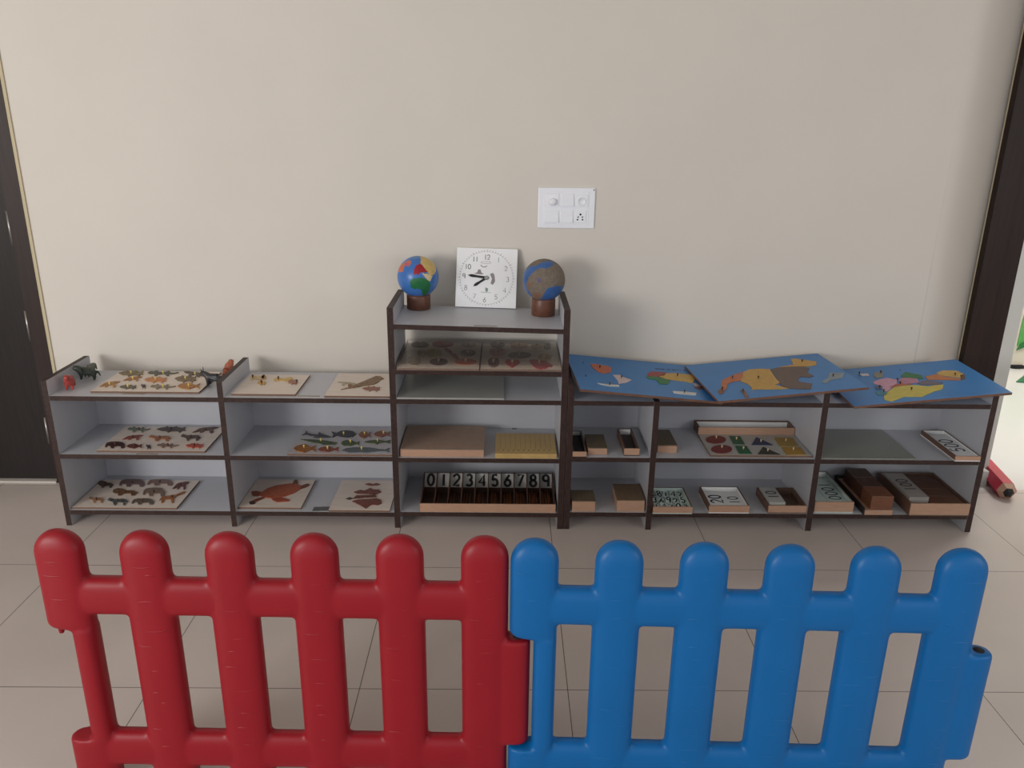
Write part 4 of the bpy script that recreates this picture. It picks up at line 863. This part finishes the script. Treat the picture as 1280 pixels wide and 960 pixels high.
# ================================================================== PLASTIC FENCE
def fence(label, m, xa, ya, xb, yb, seed, pin=False):
    """six pickets; (xa,ya) centre of first picket, (xb,yb) centre of last"""
    A, B = Vector((xa, ya, 0)), Vector((xb, yb, 0)); u = (B-A).normalized(); n = Vector((u.y, -u.x, 0)); S = (B-A).length/5
    F = Fr(A, u, (0,0,1), n)
    PW, T, TOP = .109, .058, .713
    K0, K1, EXT = .157, .452, .0520
    mb = MB()
    def loft(sections, axis):
        """sections: (pos, c1, w1, c2, w2): superellipse ring at pos; axis 'z' -> (u,n) section, 'u' -> (z,n) section"""
        rings = []
        for pos, c1, w1, c2, w2 in sections:
            ring = []
            for k in range(28):
                a = 2*math.pi*k/28; ca, sa = math.cos(a), math.sin(a); e = 2/2.7
                p1 = c1+math.copysign(abs(ca)**e, ca)*w1/2; p2 = c2+math.copysign(abs(sa)**e, sa)*w2/2
                ring.append(mb.bm.verts.new(F.p(p1, pos, p2) if axis == 'z' else F.p(pos, p1, p2)))
            rings.append(ring)
        for R1, R2 in zip(rings, rings[1:]):
            for k in range(28): mb.bm.faces.new([R1[k], R1[(k+1) % 28], R2[(k+1) % 28], R2[k]])
        mb.bm.faces.new(rings[0][::-1]); mb.bm.faces.new(rings[-1])
    hw = PW/2
    dome = [(TOP-hw+hw*math.sin(math.radians(a)), math.cos(math.radians(a))) for a in range(0, 90, 9)]+[(TOP-.0006, .10)]
    for i in range(6):
        c = i*S; L0 = c-hw; R0 = c+hw
        secs = [(0.0, c, PW*.9, 0, T*.9), (.006, c, PW, 0, T)]
        if i == 0:
            secs += [(K0-.008, c, PW, 0, T), (K0-.004, c+(EXT+.0035)/2, PW-EXT-.0035, 0, T), (K1+.010, c+(EXT+.0035)/2, PW-EXT-.0035, 0, T), (K1+.014, c+.006, PW-.012, 0, T*.9), (K1+.022, c, PW, 0, T)]
        secs += [(z_, c, PW*f, 0, T*(f**.8)) for z_, f in dome]
        loft(secs, 'z')
        if i == 5:
            loft([(K0, R0-.03+(EXT+.03)/2, EXT+.022, 0, T*.8), (K0+.008, R0-.03+(EXT+.03)/2, EXT+.03, 0, T*.92), (K1-.006, R0-.03+(EXT+.03)/2, EXT+.03, 0, T*.92), (K1, R0-.03+(EXT+.03)/2, EXT+.024, 0, T*.84)], 'z')
    for z0, z1 in ((.498, .594), (.066, .166)):
        loft([(.012, (z0+z1)/2, z1-z0, 0, T*.86), (5*S+hw*.5, (z0+z1)/2, z1-z0, 0, T*.86)], 'u')
    # pin under the upper knuckle
    if pin: loft([(K1-.012, -hw+.024, .014, 0, .014), (K1+.03, -hw+.024, .018, 0, .018)], 'z')
    bmesh.ops.recalc_face_normals(mb.bm, faces=mb.bm.faces)
    base = A.copy()
    r = thing('play_fence', label, 'fence', base)
    me = bpy.data.meshes.new('fence_panel'); bmesh.ops.translate(mb.bm, verts=mb.bm.verts, vec=-base); mb.bm.to_mesh(me); mb.bm.free()
    o = bpy.data.objects.new('fence_panel', me); COL.objects.link(o)
    rm = o.modifiers.new('remesh', 'REMESH'); rm.mode = 'VOXEL'; rm.voxel_size = .0045
    sm = o.modifiers.new('smooth', 'SMOOTH'); sm.iterations = 8; sm.factor = .5
    dg = bpy.context.evaluated_depsgraph_get(); me2 = bpy.data.meshes.new_from_object(o.evaluated_get(dg))
    o.modifiers.clear(); o.data = me2; bpy.data.meshes.remove(me); me2.name = 'fence_panel'
    # shallow moulded grain crescents on the pickets
    bm = bmesh.new(); bm.from_mesh(me2); rnd = random.Random(seed); cr = MB()
    for i in range(6):
        zz = .64
        while zz > .12:
            if rnd.random() < .8 and not (i == 0 and K0-.02 < zz < K1+.05):
                w_ = rnd.uniform(.010, .026); cx = i*S+rnd.uniform(-.018, .018); sg = rnd.choice((-1, 1)); h_ = rnd.uniform(.002, .007)*sg
                pts = [F.p(cx+w_*math.cos(a), zz+h_*math.sin(a), T/2-.0022-(abs(cx+w_*math.cos(a)-i*S)/hw)**3*.010) for a in [math.pi*k/8 for k in range(9)]]
                cr.tube([p_-base for p_ in pts], [.0008,.0018,.0026,.0031,.0033,.0031,.0026,.0018,.0008], 6)
            zz -= rnd.uniform(.025, .075)
    tmp = bpy.data.meshes.new('tmp'); cr.bm.to_mesh(tmp); cr.bm.free(); bm.from_mesh(tmp); bpy.data.meshes.remove(tmp)
    bm.to_mesh(me2); bm.free()
    me2.materials.clear(); me2.materials.append(m)
    for p_ in me2.polygons: p_.use_smooth = True; p_.material_index = 0
    o.parent = r
    ROOTLOC[o.name] = base
    c = 5*S+hw+EXT*.45
    MB().lathe(Fr(F.p(c, K1-.0005, 0), F.u, F.n, (0,0,1)), [(.012, 0), (.012, .0012), (0, .0012)], 18).build('hinge_hole', M_HOLE, r)
fence('red plastic picket fence panel standing at the left', M_RED, -0.996, -1.316, -0.0385, -1.333, 3, True)
fence('blue plastic picket fence panel standing at the right', M_BLUE, 0.0735, -1.343, 1.0165, -1.373, 8)

# ================================================================== BEYOND THE DOORWAY
def pencil():
    tip = onz(1262, 618, .036); tail = onz(1226, 580, .03)
    d = (tip-tail); d.z = 0; L_ = d.length; d.normalize(); side = Vector((-d.y, d.x, 0)); R_ = .043
    o0 = Vector((tail.x, tail.y, R_*.87+.0005)); F = Fr(o0, side, (0,0,1), d)
    r = thing('toy_pencil', 'big red pencil-shaped toy lying on the floor beyond the doorway', 'toy', Vector((tail.x, tail.y, 0)))
    def hexring(rad, z): return [F.p(rad*math.cos(math.pi*k/3), rad*math.sin(math.pi*k/3), z) for k in range(6)]
    def seg(r0, z0, r1, z1, nm, m):
        mb = MB(); a = [mb.bm.verts.new(p_) for p_ in hexring(r0, z0)]; b = [mb.bm.verts.new(p_) for p_ in hexring(r1, z1)]
        for k in range(6): mb.bm.faces.new([a[k], a[(k+1) % 6], b[(k+1) % 6], b[k]])
        mb.bm.faces.new(a[::-1]); mb.bm.faces.new(b); mb.build(nm, m, r)
    seg(R_, 0, R_, L_*.90, 'pencil_body', mat('red_pencil_paint', (206, 62, 84), .45, .04, 20))
    seg(R_*.98, L_*.901, R_*.55, L_*.965, 'pencil_cone', M_TAN); seg(R_*.55, L_*.966, R_*.2, L_, 'pencil_lead', M_INK)
pencil()
YF = 2.32
F = Fr((0, YF-.0005, 0), (1,0,0), (0,0,1), (0,-1,0))
def leaf(pix, y, m, nm, lab, cat):
    pts = [ony(a, b, y) for a, b in pix]
    c = sum(pts, Vector())/len(pts)
    o = MB().prism(pts, (0, -.006, 0)).build(nm, m, loc=(c.x, y, min(p_.z for p_ in pts))); tag(o, lab, cat)
leaf([(1271,432),(1274,418),(1278,400),(1283,385),(1300,372),(1318,380),(1312,408),(1298,424),(1285,428)], YF-.0012, paint((96,182,92)), 'wall_leaf', 'bright green paper leaf on the cream wall of the far room', 'decoration')
leaf([(1270,438),(1276,429),(1284,424.5),(1300,421),(1318,418),(1320,424),(1300,428),(1284,432)], YF-.0074, paint((46,132,66)), 'wall_leaf', 'dark green curved paper stem on the far room wall', 'decoration')
sk = ony(1268, 458, YF)
o = MB().box(sk.x-.035, sk.x+.05, YF-.03, YF-.0008, sk.z-.012, sk.z+.014).box(sk.x-.02, sk.x+.03, YF-.036, YF-.03, sk.z-.008, sk.z+.008).build('wall_socket', M_HOLE, loc=(sk.x, YF-.001, sk.z-.012), bevel=.003); tag(o, 'small dark box low on the far room wall', 'socket')
pts = [onz(a, b, 0.0005) for a, b in ((1270,478),(1283,468),(1330,462),(1345,476),(1300,480))]
c = sum(pts, Vector())/5
o = MB().prism(pts, (0,0,.008)).build('green_mat', paint((44,124,84)), loc=c); tag(o, 'dark green mat on the floor of the far room', 'mat')
